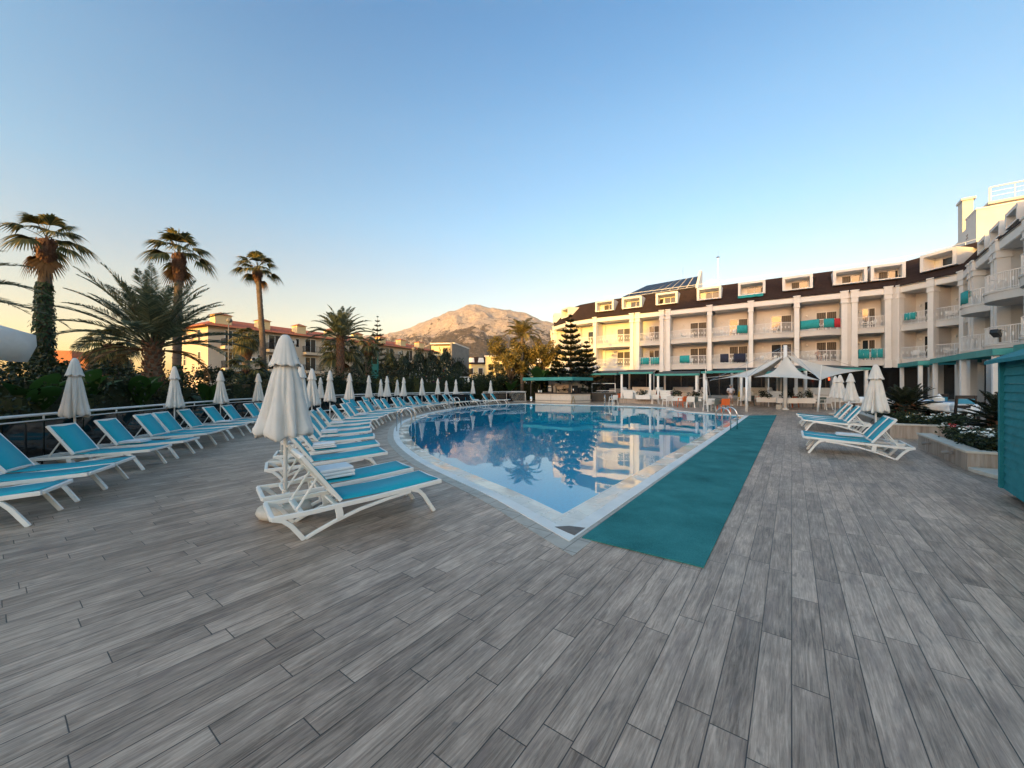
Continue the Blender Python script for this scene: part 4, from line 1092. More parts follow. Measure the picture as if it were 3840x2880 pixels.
for i in range(len(BAYS)-1):
    a, b = Vector(BAYS[i][1]), Vector(BAYS[i+1][0]); g = (b-a).length; mid = (a+b)/2
    d1 = (Vector(BAYS[i][1])-Vector(BAYS[i][0])).normalized(); d2 = (Vector(BAYS[i+1][1])-Vector(BAYS[i+1][0])).normalized(); dd = (d1+d2).normalized(); ang = math.atan2(dd.y, dd.x)
    if g > .9:
        column(a.x+d1.x*.21, a.y+d1.y*.21, math.atan2(d1.y, d1.x)); column(b.x-d2.x*.21, b.y-d2.y*.21, math.atan2(d2.y, d2.x))
        gm = MB().box((mid.x+dd.y*-.12, mid.y+dd.x*.12, 6.73), (g-.44, .4, 7.1), ang); gm.build('pilaster_panel', W_WALL, hotel)
    else: column(mid.x, mid.y, ang, max(.40, min(g, .46)))
# mansard roof
path = [(-41,14),(-40.2,11),(-38.55,7.3),(-36.2,3.6),(-32.55,1.0),(-28.2,0),(-20,0),(-10,0),(.2,0),(3.45,-3.5),(3.15,-6.5),(2.65,-11.5),(2.3,-16.5),(1.9,-22)]
PV = [Vector(p) for p in path]
def off_open(pts, d):
    out = []
    for i in range(len(pts)):
        e1 = (pts[i]-pts[i-1]).normalized() if i else None; e2 = (pts[i+1]-pts[i]).normalized() if i < len(pts)-1 else None
        e1 = e1 or e2; e2 = e2 or e1
        n1, n2 = Vector((e1.y,-e1.x)), Vector((e2.y,-e2.x)); m = n1+n2; out.append(pts[i]+m/max(m.dot(n1), .6)*d)
    return out
eave, ev2, top = off_open(PV, .26), off_open(PV, .16), off_open(PV, -2.05)
back = off_open(PV, -9)
def strip(m, a, za, b, zb): m.add([(p.x,p.y,za) for p in a]+[(p.x,p.y,zb) for p in b], [(i, i+1, len(a)+i+1, len(a)+i) for i in range(len(a)-1)])
DW, DZ0, DZ1 = 2.45, 11.12, 12.52
DORM = [(2,.55,2.0),(3,.72,2.2),(5,.14,2.45),(5,.57,2.45),(6,.06,2.45),(6,.51,2.45),(6,.915,2.45),(7,.30,2.45),(7,.69,2.45),(7,.945,2.3),(8,.62,2.4),(9,.5,2.0),(10,.30,2.2),(10,.95,2.2),(11,.72,2.2),(12,.55,2.2)]
rf = MB(); n = len(PV)
strip(rf, eave, 10.30, eave, 10.42); strip(rf, eave, 10.42, ev2, 10.50)
def rpt(i, f, z):
    v = (z-10.50)/(RZ-10.50); p = ev2[i].lerp(ev2[i+1], f).lerp(top[i].lerp(top[i+1], f), v); return (p.x, p.y, z)
dorm_xy = []
for i in range(n-1):
    L_ = (PV[i+1]-PV[i]).length; iv = []
    for (s_, f, w) in DORM:
        for (i2, f2) in ((s_, f), (s_-1, 1+f*(0) if f == 0 else 9)):
            if i2 == i and f2 < 5:
                if s_ == i: dorm_xy.append((i, f, w))
                iv.append((max(0, f2-w/2/L_), min(1, f2+w/2/L_)))
    iv.sort(); cur = 0
    def rq(f0, f1, z0, z1):
        if f1-f0 > 1e-4: rf.quad(rpt(i, f0, z0), rpt(i, f1, z0), rpt(i, f1, z1), rpt(i, f0, z1))
    for a_, b_ in iv:
        rq(cur, a_, 10.50, RZ); rq(a_, b_, 10.50, (DZ0 if i < 9 else 11.35)+.04); rq(a_, b_, (DZ1 if i < 9 else 12.35)-.04, RZ); cur = b_
    rq(cur, 1, 10.50, RZ)
roof = rf.build('roof', SHINGLE, hotel)
ft = MB(); strip(ft, top, RZ, back, RZ); strip(ft, eave, 10.299, off_open(PV, -1.5), 10.299); ft.build('flat_roof', W_TRIM, hotel)
bk = MB(); strip(bk, back, 0, back, RZ); bk.build('rear_wall', W_WALL, hotel)
rr = MB()
rail_top = smooth(off_open(PV, -2.5)[5:], 6)
rr.tube([(p.x, p.y, RZ+.55) for p in rail_top], .03, 5)
for i, p in enumerate(rail_top):
    if i % 3 == 0: rr.tube([(p.x,p.y,RZ),(p.x,p.y,RZ+.55)], .02, 5)
rr.build('roof_rail', WMETAL, hotel)
# dormers
def dormer(x, y, ang, w=2.45, z0=DZ0, z1=DZ1, back=2.0):
    u = Vector((math.cos(ang), math.sin(ang))); nn = Vector((u.y, -u.x)); C = lambda s, o: (x+u.x*s+nn.x*o, y+u.y*s+nn.y*o)
    m = MB(); t = .23
    for s in (-w/2+t/2, w/2-t/2):
        c = C(s, -back/2+.12); m.box((c[0], c[1], (z0+z1)/2), (t, back, z1-z0), ang)
    for z, h in ((z1-.11, .22), (z0+.05, .10)):
        c = C(0, -back/2+.117); m.box((c[0], c[1], z), (w-2*t, back-.006, h), ang)
    c = C(0, -1.15); m.box((c[0], c[1], (z0+z1)/2), (w-2*t, .1, z1-z0-.33), ang)
    d = m.build('dormer', W_TRIM, hotel)
    f = MB(); ws = min(1.35, w-.8); cs = .22
    for s in (-ws/2, 0, ws/2): c = C(cs+s, -1.08); f.box((c[0], c[1], z0+.1+.44), (.06, .06, .88), ang)
    for z in (z0+.13, z0+.98): c = C(cs, -1.08); f.box((c[0], c[1], z), (ws-.06, .054, .06), ang)
    f.build('window_frame', W_TRIM, d)
    c = C(cs-ws/4, -1.095); p_ = MB().box((c[0], c[1], z0+.55), (ws/2-.06, .02, .82), ang); p_.build('pane', CURTAIN if rnd.random() < .5 else WGLASS, d)
    c = C(cs+ws/4, -1.095); p_ = MB().box((c[0], c[1], z0+.55), (ws/2-.06, .02, .82), ang); p_.build('pane', WGLASS, d)
for (i, f, w) in dorm_xy:
    p_ = PV[i].lerp(PV[i+1], f); d_ = (PV[i+1]-PV[i]).normalized(); n_ = Vector((d_.y, -d_.x)); p_ = p_-n_*.10
    if i >= 9: p_ = p_-n_*.45
    dormer(p_.x, p_.y, math.atan2(d_.y, d_.x), w, DZ0 if i < 9 else 11.35, DZ1 if i < 9 else 12.35)
# solar lean-to and gable
sg = MB()
A = [(-25.6,2.2,RZ+.05),(-16.6,2.2,RZ+.25),(-16.6,5.2,RZ+2.2),(-23.0,5.2,RZ+1.95)]
sg.add([*A, (-25.6,5.2,RZ),(-16.6,5.2,RZ)], ((0,1,2,3),(1,5,2),(3,4,0),(2,5,4,3)))
sg.build('roof_monitor', W_TRIM, hotel)
MB().add([(-16.55,1.8,RZ),(-16.55,5.4,RZ),(-16.55,5.4,RZ+2.75),(-16.55,4.6,RZ+2.75),(-16.3,1.8,RZ),(-16.3,5.4,RZ),(-16.3,5.4,RZ+2.75),(-16.3,4.6,RZ+2.75)], ((3,2,1,0),(4,5,6,7),(0,1,5,4),(1,2,6,5),(2,3,7,6),(3,0,4,7))).build('gable_wall', W_TRIM, hotel)
PANEL = M('solar_panel', (.018,.026,.045), .28, .15, .6)
for k in range(9):
    f0, f1 = k/9+.008, (k+1)/9-.008; a, b, c, d = (Vector(v) for v in A)
    q4 = [a.lerp(b, f0), a.lerp(b, f1), d.lerp(c, f1), d.lerp(c, f0)]
    lo = [q4[0].lerp(q4[3], .03), q4[1].lerp(q4[2], .03), q4[1].lerp(q4[2], .97), q4[0].lerp(q4[3], .97)]
    m = MB(); up = Vector((0,-.03,.06)); m.add([v+up for v in lo]+[v+up*.3 for v in lo], ((0,1,2,3),(7,6,5,4),(0,4,5,1),(1,5,6,2),(2,6,7,3),(3,7,4,0))); m.build('solar_panel', PANEL, hotel)
m = MB().tube([(-14.3,3,RZ),(-14.3,3,RZ+3.6)], [.05,.03], 6).tube([(-14.3,3,RZ+3.5),(-14.3,3,RZ+4.3)], .012, 5); m.lathe([(.02,-.1),(.22,0),(.02,.12)], 8, (-14.3,3,RZ+3.55))
m.box((-14.9,3,RZ+.9), (1.2,.03,.03)); m.build('antenna_mast', STEEL, hotel)
MB().tube([(-18.5,5,RZ+2),(-18.5,5,RZ+3.6)], .02, 5).build('lightning_rod', STEEL, hotel)
# stair tower on the wing
TO = HM.inverted() @ Vector((39.1, 32.4, 0)); tw = MB()
ta = math.atan2(-.8*math.cos(-HA)*0-0, 1)
def tl(wx, wy, z): v = HM.inverted() @ Vector((wx, wy, 0)); return (v.x, v.y, z)
e_l = Vector((.6,.8)); e_r = Vector((.8,-.6)); T0 = Vector((39.1,32.4))
def tpoly(m, a0, a1, b0, b1, z0, z1):
    """block spanning a (along e_l, away) and b (along e_r)"""
    c = [T0+e_l*a+e_r*b for a, b in ((a0,b0),(a1,b0),(a1,b1),(a0,b1))]; m.prism([tl(v.x, v.y, 0)[:2] for v in c], z0, z1)
tpoly(tw, 0, .35, 0, 9, 10, 16.3); tpoly(tw, .35, 6.4, 0, .35, 10, 15.0); tpoly(tw, .35, 2.6, .002, .352, 15.002, 16.3); tpoly(tw, 2.6, 4.0, .002, .352, 15.002, 15.5)
tpoly(tw, .35, 6.4, .35, 9, 10, 14.4); tpoly(tw, 6.4, 9.0, .0, 3.6, 10, 12.7)
tower = tw.build('stair_tower', W_WALL, hotel)
m = MB(); tpoly(m, 5.1, 6.39, .36, 1.05, 14.4, 18.9); tpoly(m, 4.95, 6.5, .25, 1.2, 18.9, 19.1); m.build('chimney', W_WALL, tower)
m = MB(); tpoly(m, -.05, .40, -.05, 9.1, 16.3, 16.42); tpoly(m, .40, 2.65, -.05, .42, 16.3, 16.42); m.build('coping', W_TRIM, tower)
m = MB(); tpoly(m, 3, 8, 1.5, 9, 14.4, 17.4); tpoly(m, 2.6, 8.2, 1.3, 9, 17.4, 17.6); m.build('upper_block', W_WALL, tower)
m = MB(); tpoly(m, -.02, .0, 3.3, 5.0, 15.0, 15.5); tpoly(m, -.02, .0, 5.3, 7, 15.0, 15.5); tpoly(m, 3.6, 4.2, -.02, .0, 12.6, 13.4); m.build('opening', DARKIN, tower)
m = MB()
for z in (18.9, 18.5, 18.1): 
    a = T0+e_r*1.45+e_l*2.8; b = T0+e_r*9+e_l*2.8; m.tube([tl(a.x,a.y,z), tl(b.x,b.y,z)], .06 if z > 18.6 else .02, 6)
for k in range(5): a = T0+e_r*(1.45+1.4*k)+e_l*2.8; m.tube([tl(a.x,a.y,17.5), tl(a.x,a.y,18.9)], .08 if k == 0 else .03, 6)
m.build('railing', WMETAL, tower)
m = MB()   # relief ornaments
def orn(side, a, z, sz):
    for k in range(4):
        ang = R(45+90*k); 
        for t in (.35, .7, 1.0):
            da = math.cos(ang)*sz*t; dz = math.sin(ang)*sz*t
            if side == 'r': v = T0+e_r*(a+da)-e_l*.02
            else: v = T0+e_l*(a+da)-e_r*.02
            q_ = tl(v.x, v.y, z+dz); m.lathe([(.02,-.1*sz),(.16*sz,0),(.02,.1*sz)], 6, q_)
orn('r', 1.0, 13.1, .42); orn('l', 1.6, 12.5, .6); orn('l', 2.2, 14.7, .25)
a0 = T0+e_r*2.2-e_l*.02; a1 = T0+e_r*3.6-e_l*.02; m.tube([tl(a0.x,a0.y,13.6), tl(a1.x,a1.y,13.6), tl(a0.x+.1,a0.y,12.2)], .06, 5)
m.build('relief_ornament', GREYW, tower)
# ground floor: recessed dark glazed front behind the terrace
gf = MB(); gp = off_open(PV, -1.2); strip(gf, gp, .38, gp, 3.34); gf.build('ground_floor_glazing', mat_glass('dark_shopfront', (.010,.010,.011), .08), hotel)
ug = MB(); strip(ug, off_open(PV, -.05), 3.335, gp, 3.335); ug.build('first_floor_underside', DARKIN, hotel)
for i in range(len(gp)-1):
    a, b = gp[i], gp[i+1]; d = b-a; nn = max(1, int(d.length/1.7)); an = math.atan2(d.y, d.x)
    for k in range(nn+1):
        q_ = a+d*k/nn; nv = Vector((d.y,-d.x)).normalized(); MB().box((q_.x+nv.x*.04, q_.y+nv.y*.04, 1.86), (.07,.07,2.9), an).build('shopfront_mullion', DWOOD, hotel)
for i in range(len(BAYS)-1):
    mid = (Vector(BAYS[i][1])+Vector(BAYS[i+1][0]))/2
    if i >= 12: MB().box((mid.x-.1, mid.y, 1.85), (.75, .75, 2.95)).build('ground_floor_pier', W_WALL, hotel)
# towels over the balcony railings and a valance of cloth on a dormer
def bal(bi, fi): return [b for b in bal_spots if b[0] == bi and b[1] == fi][0]
def on_rail(bi, fi, f0, f1, mat, label, drop=.78):
    _, _, p, u, n, Ln, z1, ang, bul_ = bal(bi, fi); m = MB(); N = 10; pts = []
    for i in range(N+1):
        s = Ln*(f0+(f1-f0)*i/N); o = bul_*(1-(2*s/Ln-1)**2)+.0; wv = .012*math.sin(i*2.1)
        q1 = local(p, u, n, s, o+.02+wv); q2 = local(p, u, n, s, o-.04); q3 = local(p, u, n, s, o-.11)
        pts += [hw(*q1, z1+.98-drop+.02*math.sin(i*1.3)), hw(*q1, z1+.98-drop*.5), hw(*q1, z1+1.0), hw(*q2, z1+1.025), hw(*q3, z1+.99), hw(*q3, z1+.55)]
    m.v = [tuple(v) for v in pts]; m.f = [(6*i+k, 6*i+6+k, 6*i+7+k, 6*i+1+k) for i in range(N) for k in range(5)]
    tag(m.build('beach_towel', mat, None, True, solid=.015), label, 'towel', 'towels drying on the balcony railings')
on_rail(5,0,.05,.45,TEALTOWEL,'teal towel, the further left of two on the narrow lower balcony'); on_rail(5,0,.52,.95,TEALTOWEL,'teal towel, the further right of two on the narrow lower balcony')
on_rail(6,0,.28,.55,TEALTOWEL,'single teal towel on the lower balcony right of the narrow one')
on_rail(7,0,.25,.48,NAVYTOWEL,'dark blue towel on the lower balcony beside the black one', .85); on_rail(7,0,.62,.92,NAVYTOWEL,'black towel on the lower balcony beside the dark blue one', .88)
on_rail(7,1,.70,.97,TEALTOWEL,'teal towel at the right end of the upper balcony railing')
on_rail(9,1,.02,.48,TEALTOWEL,'wide teal towel on the upper balcony with the red towel', .8); on_rail(9,1,.58,.83,TEALTOWEL,'teal towel next to the red one on the upper balcony', .8); on_rail(9,1,.84,.98,REDTOWEL,'red towel on an upper balcony railing', .8)
on_rail(10,0,.04,.45,TEALTOWEL,'teal towel, left of two on the narrow lower balcony by the paired columns', .85); on_rail(10,0,.52,.95,TEALTOWEL,'teal towel, right of two on the narrow lower balcony by the paired columns', .8)
on_rail(11,1,.1,.5,TEALTOWEL,'teal towel on the upper corner balcony beside the paired columns', .6)
on_rail(14,1,.3,.7,TEALTOWEL,'teal towel on the round balcony of the right wing', .8)
m = MB(); N = 16
for i in range(N+1):
    t = i/N; v = hw(-12.1+2.3*t, .1, 11.16); v2 = hw(-12.1+2.3*t, -.12, 10.86-.05*abs(math.sin(t*9)))
    m.v += [tuple(hw(-12.1+2.3*t, .5, 11.25)), tuple(hw(-12.1+2.3*t, .05, 11.25)), tuple(v2)]
m.f = [(3*i+k, 3*i+3+k, 3*i+4+k, 3*i+1+k) for i in range(N) for k in (0,1)]
tag(m.build('beach_towel', TEALTOWEL, None, True, solid=.015), 'teal cloth spilling over the sill of a roof dormer', 'towel')
# white plastic balcony chairs
def make_bchair():
    m = MB(); m.box((0,0,.42), (.44,.44,.035))
    for x in (-.19,.19):
        for y in (-.19,.19): m.bar([(x,y,.42),(x*1.15,y*1.15,0)], .035, .035)
        m.bar([(x*1.1,-.2,.64),(x*1.1,.22,.64)], .05, .03, (1,0,0)); m.bar([(x*1.1,-.2,.42),(x*1.1,-.2,.64)], .035,.035)
    m.bar([(0,.20,.44),(0,.27,.66),(0,.32,.86)], .42, .03, (1,0,0)); return m.build('plastic_chair', W_PLASTIC)
BC = make_bchair(); used = False
pos_n = {3:'far left sunlit',4:'broad sunlit',5:'narrow',6:'first curved shaded',7:'second curved shaded',8:'third curved shaded',9:'fourth curved shaded',10:'narrow double-column',11:'left corner',12:'right corner',14:'nearest wing',15:'next wing'}
for (bi, fi, p, u, n, Ln, z1, ang, bul_) in bal_spots:
    if bi not in pos_n or Ln < 1: continue
    for k in range(2 if Ln > 1.4 else 1):
        c = BC if not used else BC.copy()
        if used: COL.objects.link(c)
        used = True
        s = Ln*((.30, .52)[k]+rnd.uniform(-.05,.05)); v = hw(*local(p, u, n, s, -.45+rnd.uniform(-.2,.2)), z1-.10)
        c.location = v; c.rotation_euler = (0,0,HA+ang+(-1)**k*R(60)+rnd.uniform(-.5,.5))
        tag(c, f"white plastic chair, {('left','right')[k]} one on the {('lower','upper')[fi]} {pos_n[bi]} balcony", 'chair', 'plastic chairs on the balconies')

# ================================================================== red-roofed building on the left
BO = Vector((-39.5, 50, 0)); BA = math.atan2(.88, .47)
apt = empty('apartment_building', BO, BA, 'long cream three-storey building with red tiled roof and small chimneys', 'building')
BL, BD, EV = 45.0, 10.0, 9.3
m = MB(); m.span(0, BL, 0, BD, -.05, EV); m.build('wall', CREAM, apt)
m = MB(); ov = .75
m.add([(-ov,-ov,EV),(BL+ov,-ov,EV),(BL+ov,BD+ov,EV),(-ov,BD+ov,EV),(3.5,BD/2,EV+1.75),(BL-3.5,BD/2,EV+1.75)], ((0,1,5,4),(1,2,5),(2,3,4,5),(3,0,4),(3,2,1,0)))
roof2 = m.build('roof', RTILE, apt)
m = MB()
m.tube([(-ov,-ov,EV-.02),(BL+ov,-ov,EV-.02)], .07, 6); m.tube([(-ov,-ov,EV-.02),(-ov,BD+ov,EV-.02)], .07, 6); m.build('gutter', TERRA, apt)
for k in range(8):
    x = 1.2+5.7*k; c_ = MB(); wdt = 1.5 if k else 2.0; c_.span(x, x+wdt, .9, 2.3, EV+.2, EV+1.75); ch = c_.build('chimney', YELLOWW, roof2)
    c_ = MB(); c_.add([(x-.2,.7,EV+1.75),(x+wdt+.2,.7,EV+1.75),(x+wdt+.2,2.5,EV+1.75),(x-.2,2.5,EV+1.75),(x+wdt/2,1.6,EV+2.2)], ((0,1,4),(1,2,4),(2,3,4),(3,0,4),(3,2,1,0))); c_.build('chimney_cap', TERRA, roof2)
    for fl, zf in enumerate((3.8, 6.75)):
        xd = 1.6+5.7*k
        m = MB(); m.span(xd-.2, xd+3.0, -1.2, -.01, zf-.42, zf); b_ = m.build('balcony', CREAM, apt)
        rl = MB(); pts = [(xd-.1,-.05),(xd-.15,-.8),(xd+.1,-1.15),(xd+1.4,-1.25),(xd+2.7,-1.15),(xd+2.95,-.8),(xd+2.9,-.05)]
        V = smooth([Vector(p) for p in pts], 5)
        for z in (zf+.12, zf+.95): rl.tube([(p.x,p.y,z) for p in V], .025, 4)
        for i, p in enumerate(V):
            rl.bar([(p.x,p.y,zf),(p.x+0,p.y-.10,zf+.4),(p.x,p.y,zf+.95)], .03, .03)
        rl.build('railing', BLACKM, b_)
        m = MB(); m.span(xd+.3, xd+2.2, -.04, .0, zf+.02, zf+2.25)
        dd = m.build('sliding_door', W_TRIM, apt)
        MB().span(xd+.40, xd+1.2, -.055, -.03, zf+.1, zf+2.15).build('pane', WGLASS, dd); MB().span(xd+1.3, xd+2.1, -.055, -.03, zf+.1, zf+2.15).build('pane', CURTAIN, dd)
        ac = MB(); ac.span(xd+3.45, xd+4.35, -.42, -.05, zf+1.1, zf+1.7); u_ = ac.build('ac_unit', ACW, apt)
        MB().lathe([(.01,0),(.22,0),(.22,.02),(.01,.02)], 14).build('fan_grille', BLACKM, u_); g_ = kids(u_)[0]; g_.location = (xd+3.75,-.43,zf+1.4); g_.rotation_euler = (R(90),0,0)
        m = MB(); m.span(xd-1.25, xd-.65, -.03, .0, zf+.7, zf+2.1) if k else None
        if m.v:
            w_ = m.build('window', W_TRIM, apt); MB().span(xd-1.18, xd-.72, -.045, -.02, zf+.77, zf+2.03).build('pane', WGLASS, w_)
    # end wall windows
for yy in (2.2, 6.2):
    for zf in (3.8, 6.75):
        w_ = MB().span(-.05, 0, yy-.38, yy+.38, zf+.35, zf+2.2).build('window', W_TRIM, apt)
        MB().span(-.065, -.03, yy-.30, yy+.30, zf+.43, zf+1.2).build('pane', CURTAIN, w_); MB().span(-.065, -.03, yy-.30, yy+.30, zf+1.27, zf+2.12).build('pane', WGLASS, w_)
ac = MB(); ac.span(-.45, -.06, 3.9, 4.8, 7.6, 8.25); ac.build('ac_unit', ACW, apt)
# grey-sided block further on
gx = P(1690, 1288, 96); o = empty('apartment_building', (gx[0], 96, 0), R(-8), 'block with plain grey concrete side wall at the end of the red roof', 'building')
MB().span(-5, .6, 0, 14, -.05, 11.3).build('wall', YELLOWW, o); MB().span(.603, 1.1, -2.5, 14, -.05, 11.7).build('side_wall', GREYW, o); MB().span(-5.3, .55, -1.6, 0, 8.7, 9.1).build('balcony', YELLOWW, o)
MB().span(-5.2, 1.2, -.3, 14, 11.7, 12.0).build('roof', W_TRIM, o)
for k in range(2): MB().span(-4.4+2.4*k, -3+2.4*k, -.05, 0, 9.3, 11.0).build('window', WGLASS, o)
# yellow hotel with white dormers
o = empty('yellow_hotel', (-17.5, 120, 0), R(2), 'yellow hotel with dark roof and white dormers far behind the trees', 'hotel')
MB().span(0, 34, 0, 12, -.05, 8.0).build('wall', YELLOWW, o)
m = MB(); m.add([(-.5,-.5,8),(34.5,-.5,8),(34.5,12.5,8),(-.5,12.5,8),(.8,2.2,10.4),(33.2,2.2,10.4),(33.2,10,10.4),(.8,10,10.4)], ((0,1,5,4),(1,2,6,5),(2,3,7,6),(3,0,4,7),(4,5,6,7))); rf_ = m.build('roof', SHINGLE, o)
for k in range(11):
    d_ = MB(); d_.add([(.8+3*k,.1,8.5),(2.8+3*k,.1,8.5),(2.5+3*k,.5,10.0),(1.1+3*k,.5,10.0),(.8+3*k,1.6,8.5),(2.8+3*k,1.6,8.5),(2.5+3*k,1.9,10),(1.1+3*k,1.9,10)], ((0,1,2,3),(1,5,6,2),(3,2,6,7),(4,0,3,7),(5,4,7,6),(4,5,1,0))); d_.build('dormer', W_TRIM, o)
    for zf in (1.4, 4.7):
        w_ = MB().span(.9+3*k, 2.5+3*k, -.06, 0, zf, zf+2.1).build('window', W_TRIM, o); MB().span(1.05+3*k, 2.35+3*k, -.09, -.03, zf+.12, zf+1.98).build('pane', CURTAIN, w_)
o = empty('yellow_building', P(1855, 1372, 105)[:2]+(0,), 0, 'pale yellow block right of the dormered yellow hotel', 'building')
MB().span(-2.5, 3.5, 0, 8, -.05, 9.2).build('wall', YELLOWW, o); MB().span(-2.8, 3.8, -.3, 8.3, 9.2, 9.5).build('roof', W_TRIM, o)
for k in range(2): MB().span(-1.7+2.8*k, -.3+2.8*k, -.05, 0, 5.5, 7.2).build('window', WGLASS, o)
# orange house far left
o = empty('house', (P(205,1320,90)[0], 90, 0), R(20), 'small orange house with low red roof at the far left', 'house')
MB().span(-2.4, 3, 0, 6, -.05, 9.6).build('wall', TERRA, o); MB().add([(3.2,-.5,7.6),(12,-.5,7.6),(12,6,7.6),(3.2,6,7.6),(5,2.8,9.0),(10,2.8,9.0)], ((0,1,5,4),(1,2,5),(2,3,4,5),(3,0,4),(3,2,1,0))).build('roof', RTILE, o); MB().span(3.2, 11.5, 0, 6, -.05, 7.55).build('wing_wall', TERRA, o)
MB().span(-1.4,-.2,-.05,0,7.9,8.9).build('window', WGLASS, o)

# ================================================================== unseen rise added behind the viewpoint, its crest shaped to shade deck and hotel
sh = Vector((sdir.x, sdir.y)).normalized(); rt = Vector((-sh.y, sh.x))
rt = rt if rt.x > 0 else -rt
D0 = 120.0
m = MB(); vs = []; K = len(OCC)
for dd, hf in ((-60, 0), (0, 1), (60, .9), (160, 0)):
    for u_, h in OCC: v = rt*u_*(1+max(0, dd)/300)+sh*(D0+dd); vs.append((v.x, v.y, h*hf-.06))
m.add(vs, [(j*K+i, j*K+i+1, (j+1)*K+i+1, (j+1)*K+i) for j in range(3) for i in range(K-1)])
tag(m.build('shade_hill', HEDGE), kind='structure')
# ================================================================== terrace in front of the restaurant
tf = [(9.3,33.3),(13.0,31.5),(18.9,28.6),(22.5,26.6),(26.5,25.2)]
terr_out = tf + [(38,30),(33,37),(16,50),(12,52)]
TZ = .38
m = MB().prism(terr_out, -.04, TZ-.03); tag(m.build('terrace_base', TRAV), kind='structure')
m = MB().prism([(x, y) for x, y in offset([Vector(p) for p in terr_out][::-1], .04)], TZ-.03, TZ); tag(m.build('terrace_paving', BAND), kind='structure')
for (x, y, w) in ((11.2,32.15,1.8),(17.0,29.3,2.2)):
    m = MB(); m.box((x, y, .06), (w, .36, .13), R(-26)); m.box((x+.14, y+.28, .185), (w, .36, .12), R(-26))
    tag(m.build('step', TRAV), kind='structure')

# ================================================================== pool bar
bar = empty('pool_bar', (0,0,0), 0, 'small tiled poolside bar with a flat teal-edged roof', 'bar')
c0, c1, c2 = Vector((2.1,34.75)), Vector((5.05,33.0)), Vector((7.0,34.4))
d1, d2 = (c1-c0).normalized(), (c2-c1).normalized(); n1, n2 = Vector((d1.y,-d1.x)), Vector((d2.y,-d2.x))
def corner(o): # offset of the counter corner line
    return [c0+n1*o, c1+(n1+n2)/max((n1+n2).dot(n1),.4)*o, c2+n2*o]
def band(o0, o1, z0, z1, mat, name, ex=0):
    a, b = corner(o0), corner(o1)
    if ex: a[0] -= d1*ex; b[0] -= d1*ex; a[2] += d2*ex; b[2] += d2*ex
    m = MB(); m.prism([tuple(v) for v in a+b[::-1]], z0, z1); return m.build(name, mat, bar)
band(0, -.12, 0, .80, BARTILE, 'counter_front'); band(.12, -.5, .80, .89, DWOOD, 'counter_top', .05); band(.03, .0, .17, .20, BLACKM, 'foot_strip')
m = MB()
E_ = corner(.55); E_[0] = Vector((.98,35.3)); E_[2] = Vector((7.35,34.9)); bk_ = [E_[2]+Vector((-.6,2.4)), E_[0]+Vector((1.2,2.2))]
poly = [tuple(v) for v in E_+bk_]; m.prism(poly, 1.96, 2.24); m.build('roof_edge', TEALB, bar)
MB().prism([tuple(Vector(v)*1.0) for v in poly], 1.945, 1.955).build('roof_soffit', DARKIN, bar)
wl = MB(); a, b, c = Vector((3.42,36.15)), Vector((5.72,35.25)), Vector((7.15,36.3))
for p, q in ((a,b),(b,c)):
    mid = (p+q)/2; d = q-p; wl.box((mid.x, mid.y, .98), (d.length, .08, 2.0), math.atan2(d.y, d.x))
wl.build('back_wall', BARTILE, bar)
MB().box((5.05,33.75,1.45), (.22,.22,1.1)).build('corner_post', BLACKM, bar); MB().box((1.75,35.7,1.0), (.1,.1,2.0)).build('corner_post', BLACKM, bar)
m = MB(); m.box((6.75,35.94,1.35), (.26,.03,.30), R(36)); m.build('wall_notice', FLW, bar)
DIS = NT('lit_display'); DIS.bsdf((.16,.14,.12), .3); DIS.b.inputs['Emission Color'].default_value = (1,.8,.55,1); DIS.b.inputs['Emission Strength'].default_value = .05; DIS = DIS.done()
def machine(x, y, w, h, label, name, rz, screen=True, mat=BLACKM, z=.89):
    o = empty(name, (x, y, z), rz, label, name.replace('_', ' ')); MB().box((0,0,h/2), (w,.3,h)).build('body', mat, o, bevel=.015)
    if screen: MB().box((0,-.158,h*.42), (w*.7,.012,h*.5)).build('front_panel', DIS, o); MB().box((0,-.158,h*.84), (w*.6,.012,h*.08)).build('name_strip', FLW, o)
    return o
machine(3.45, 34.42, .42, .62, 'black drinks machine with a lit front on the bar counter', 'drinks_machine', R(-30))
machine(3.82, 34.25, .22, .60, 'narrow beige dispenser beside the black drinks machine on the bar', 'dispenser', R(-30), False, M('dispenser_brown', (.22,.17,.12), .5))
machine(5.55, 33.9, .44, .62, 'black coffee machine with steel pipe on the bar right of the post', 'coffee_machine', R(36), False)
machine(5.95, 34.2, .3, .36, 'small black espresso grinder at the right of the bar counter', 'coffee_grinder', R(36), False)
tag(MB().lathe([(.05,0),(.05,.3),(.035,.33),(.035,.4)], 12, (5.35,33.62,.891)).build('steel_flask', STEEL, None, True), 'tall steel flask on the bar next to the corner post', 'flask')
for i, x in enumerate((2.42, 2.62)):
    tag(MB().lathe([(.07,0),(.07,.16),(.05,.2),(.0,.21)], 10, (x, 34.62-.1*i, .891)).build('white_jar', FLW, None, True), f'white jar at the left end of the bar counter, the {("left","right")[i]} of two', 'jar', 'white jars on the bar')
o = empty('beer_keg', (1.75, 34.9, 0), 0, 'steel beer keg standing left of the pool bar', 'keg')
MB().lathe([(.14,0),(.15,.03),(.165,.06),(.165,.15),(.172,.16),(.165,.17),(.165,.32),(.172,.33),(.165,.34),(.165,.42),(.14,.46)], 18).build('body', STEEL, o, True); MB().lathe([(.15,.46),(.15,.52),(.14,.52),(.14,.46)], 18, cap=False).build('top_ring', STEEL, o, True)
SIGNY = M('sign_yellow', (.55,.33,.02), .5, .08, 6); SIGNO = M('sign_olive', (.26,.19,.05), .5, .1, 6)
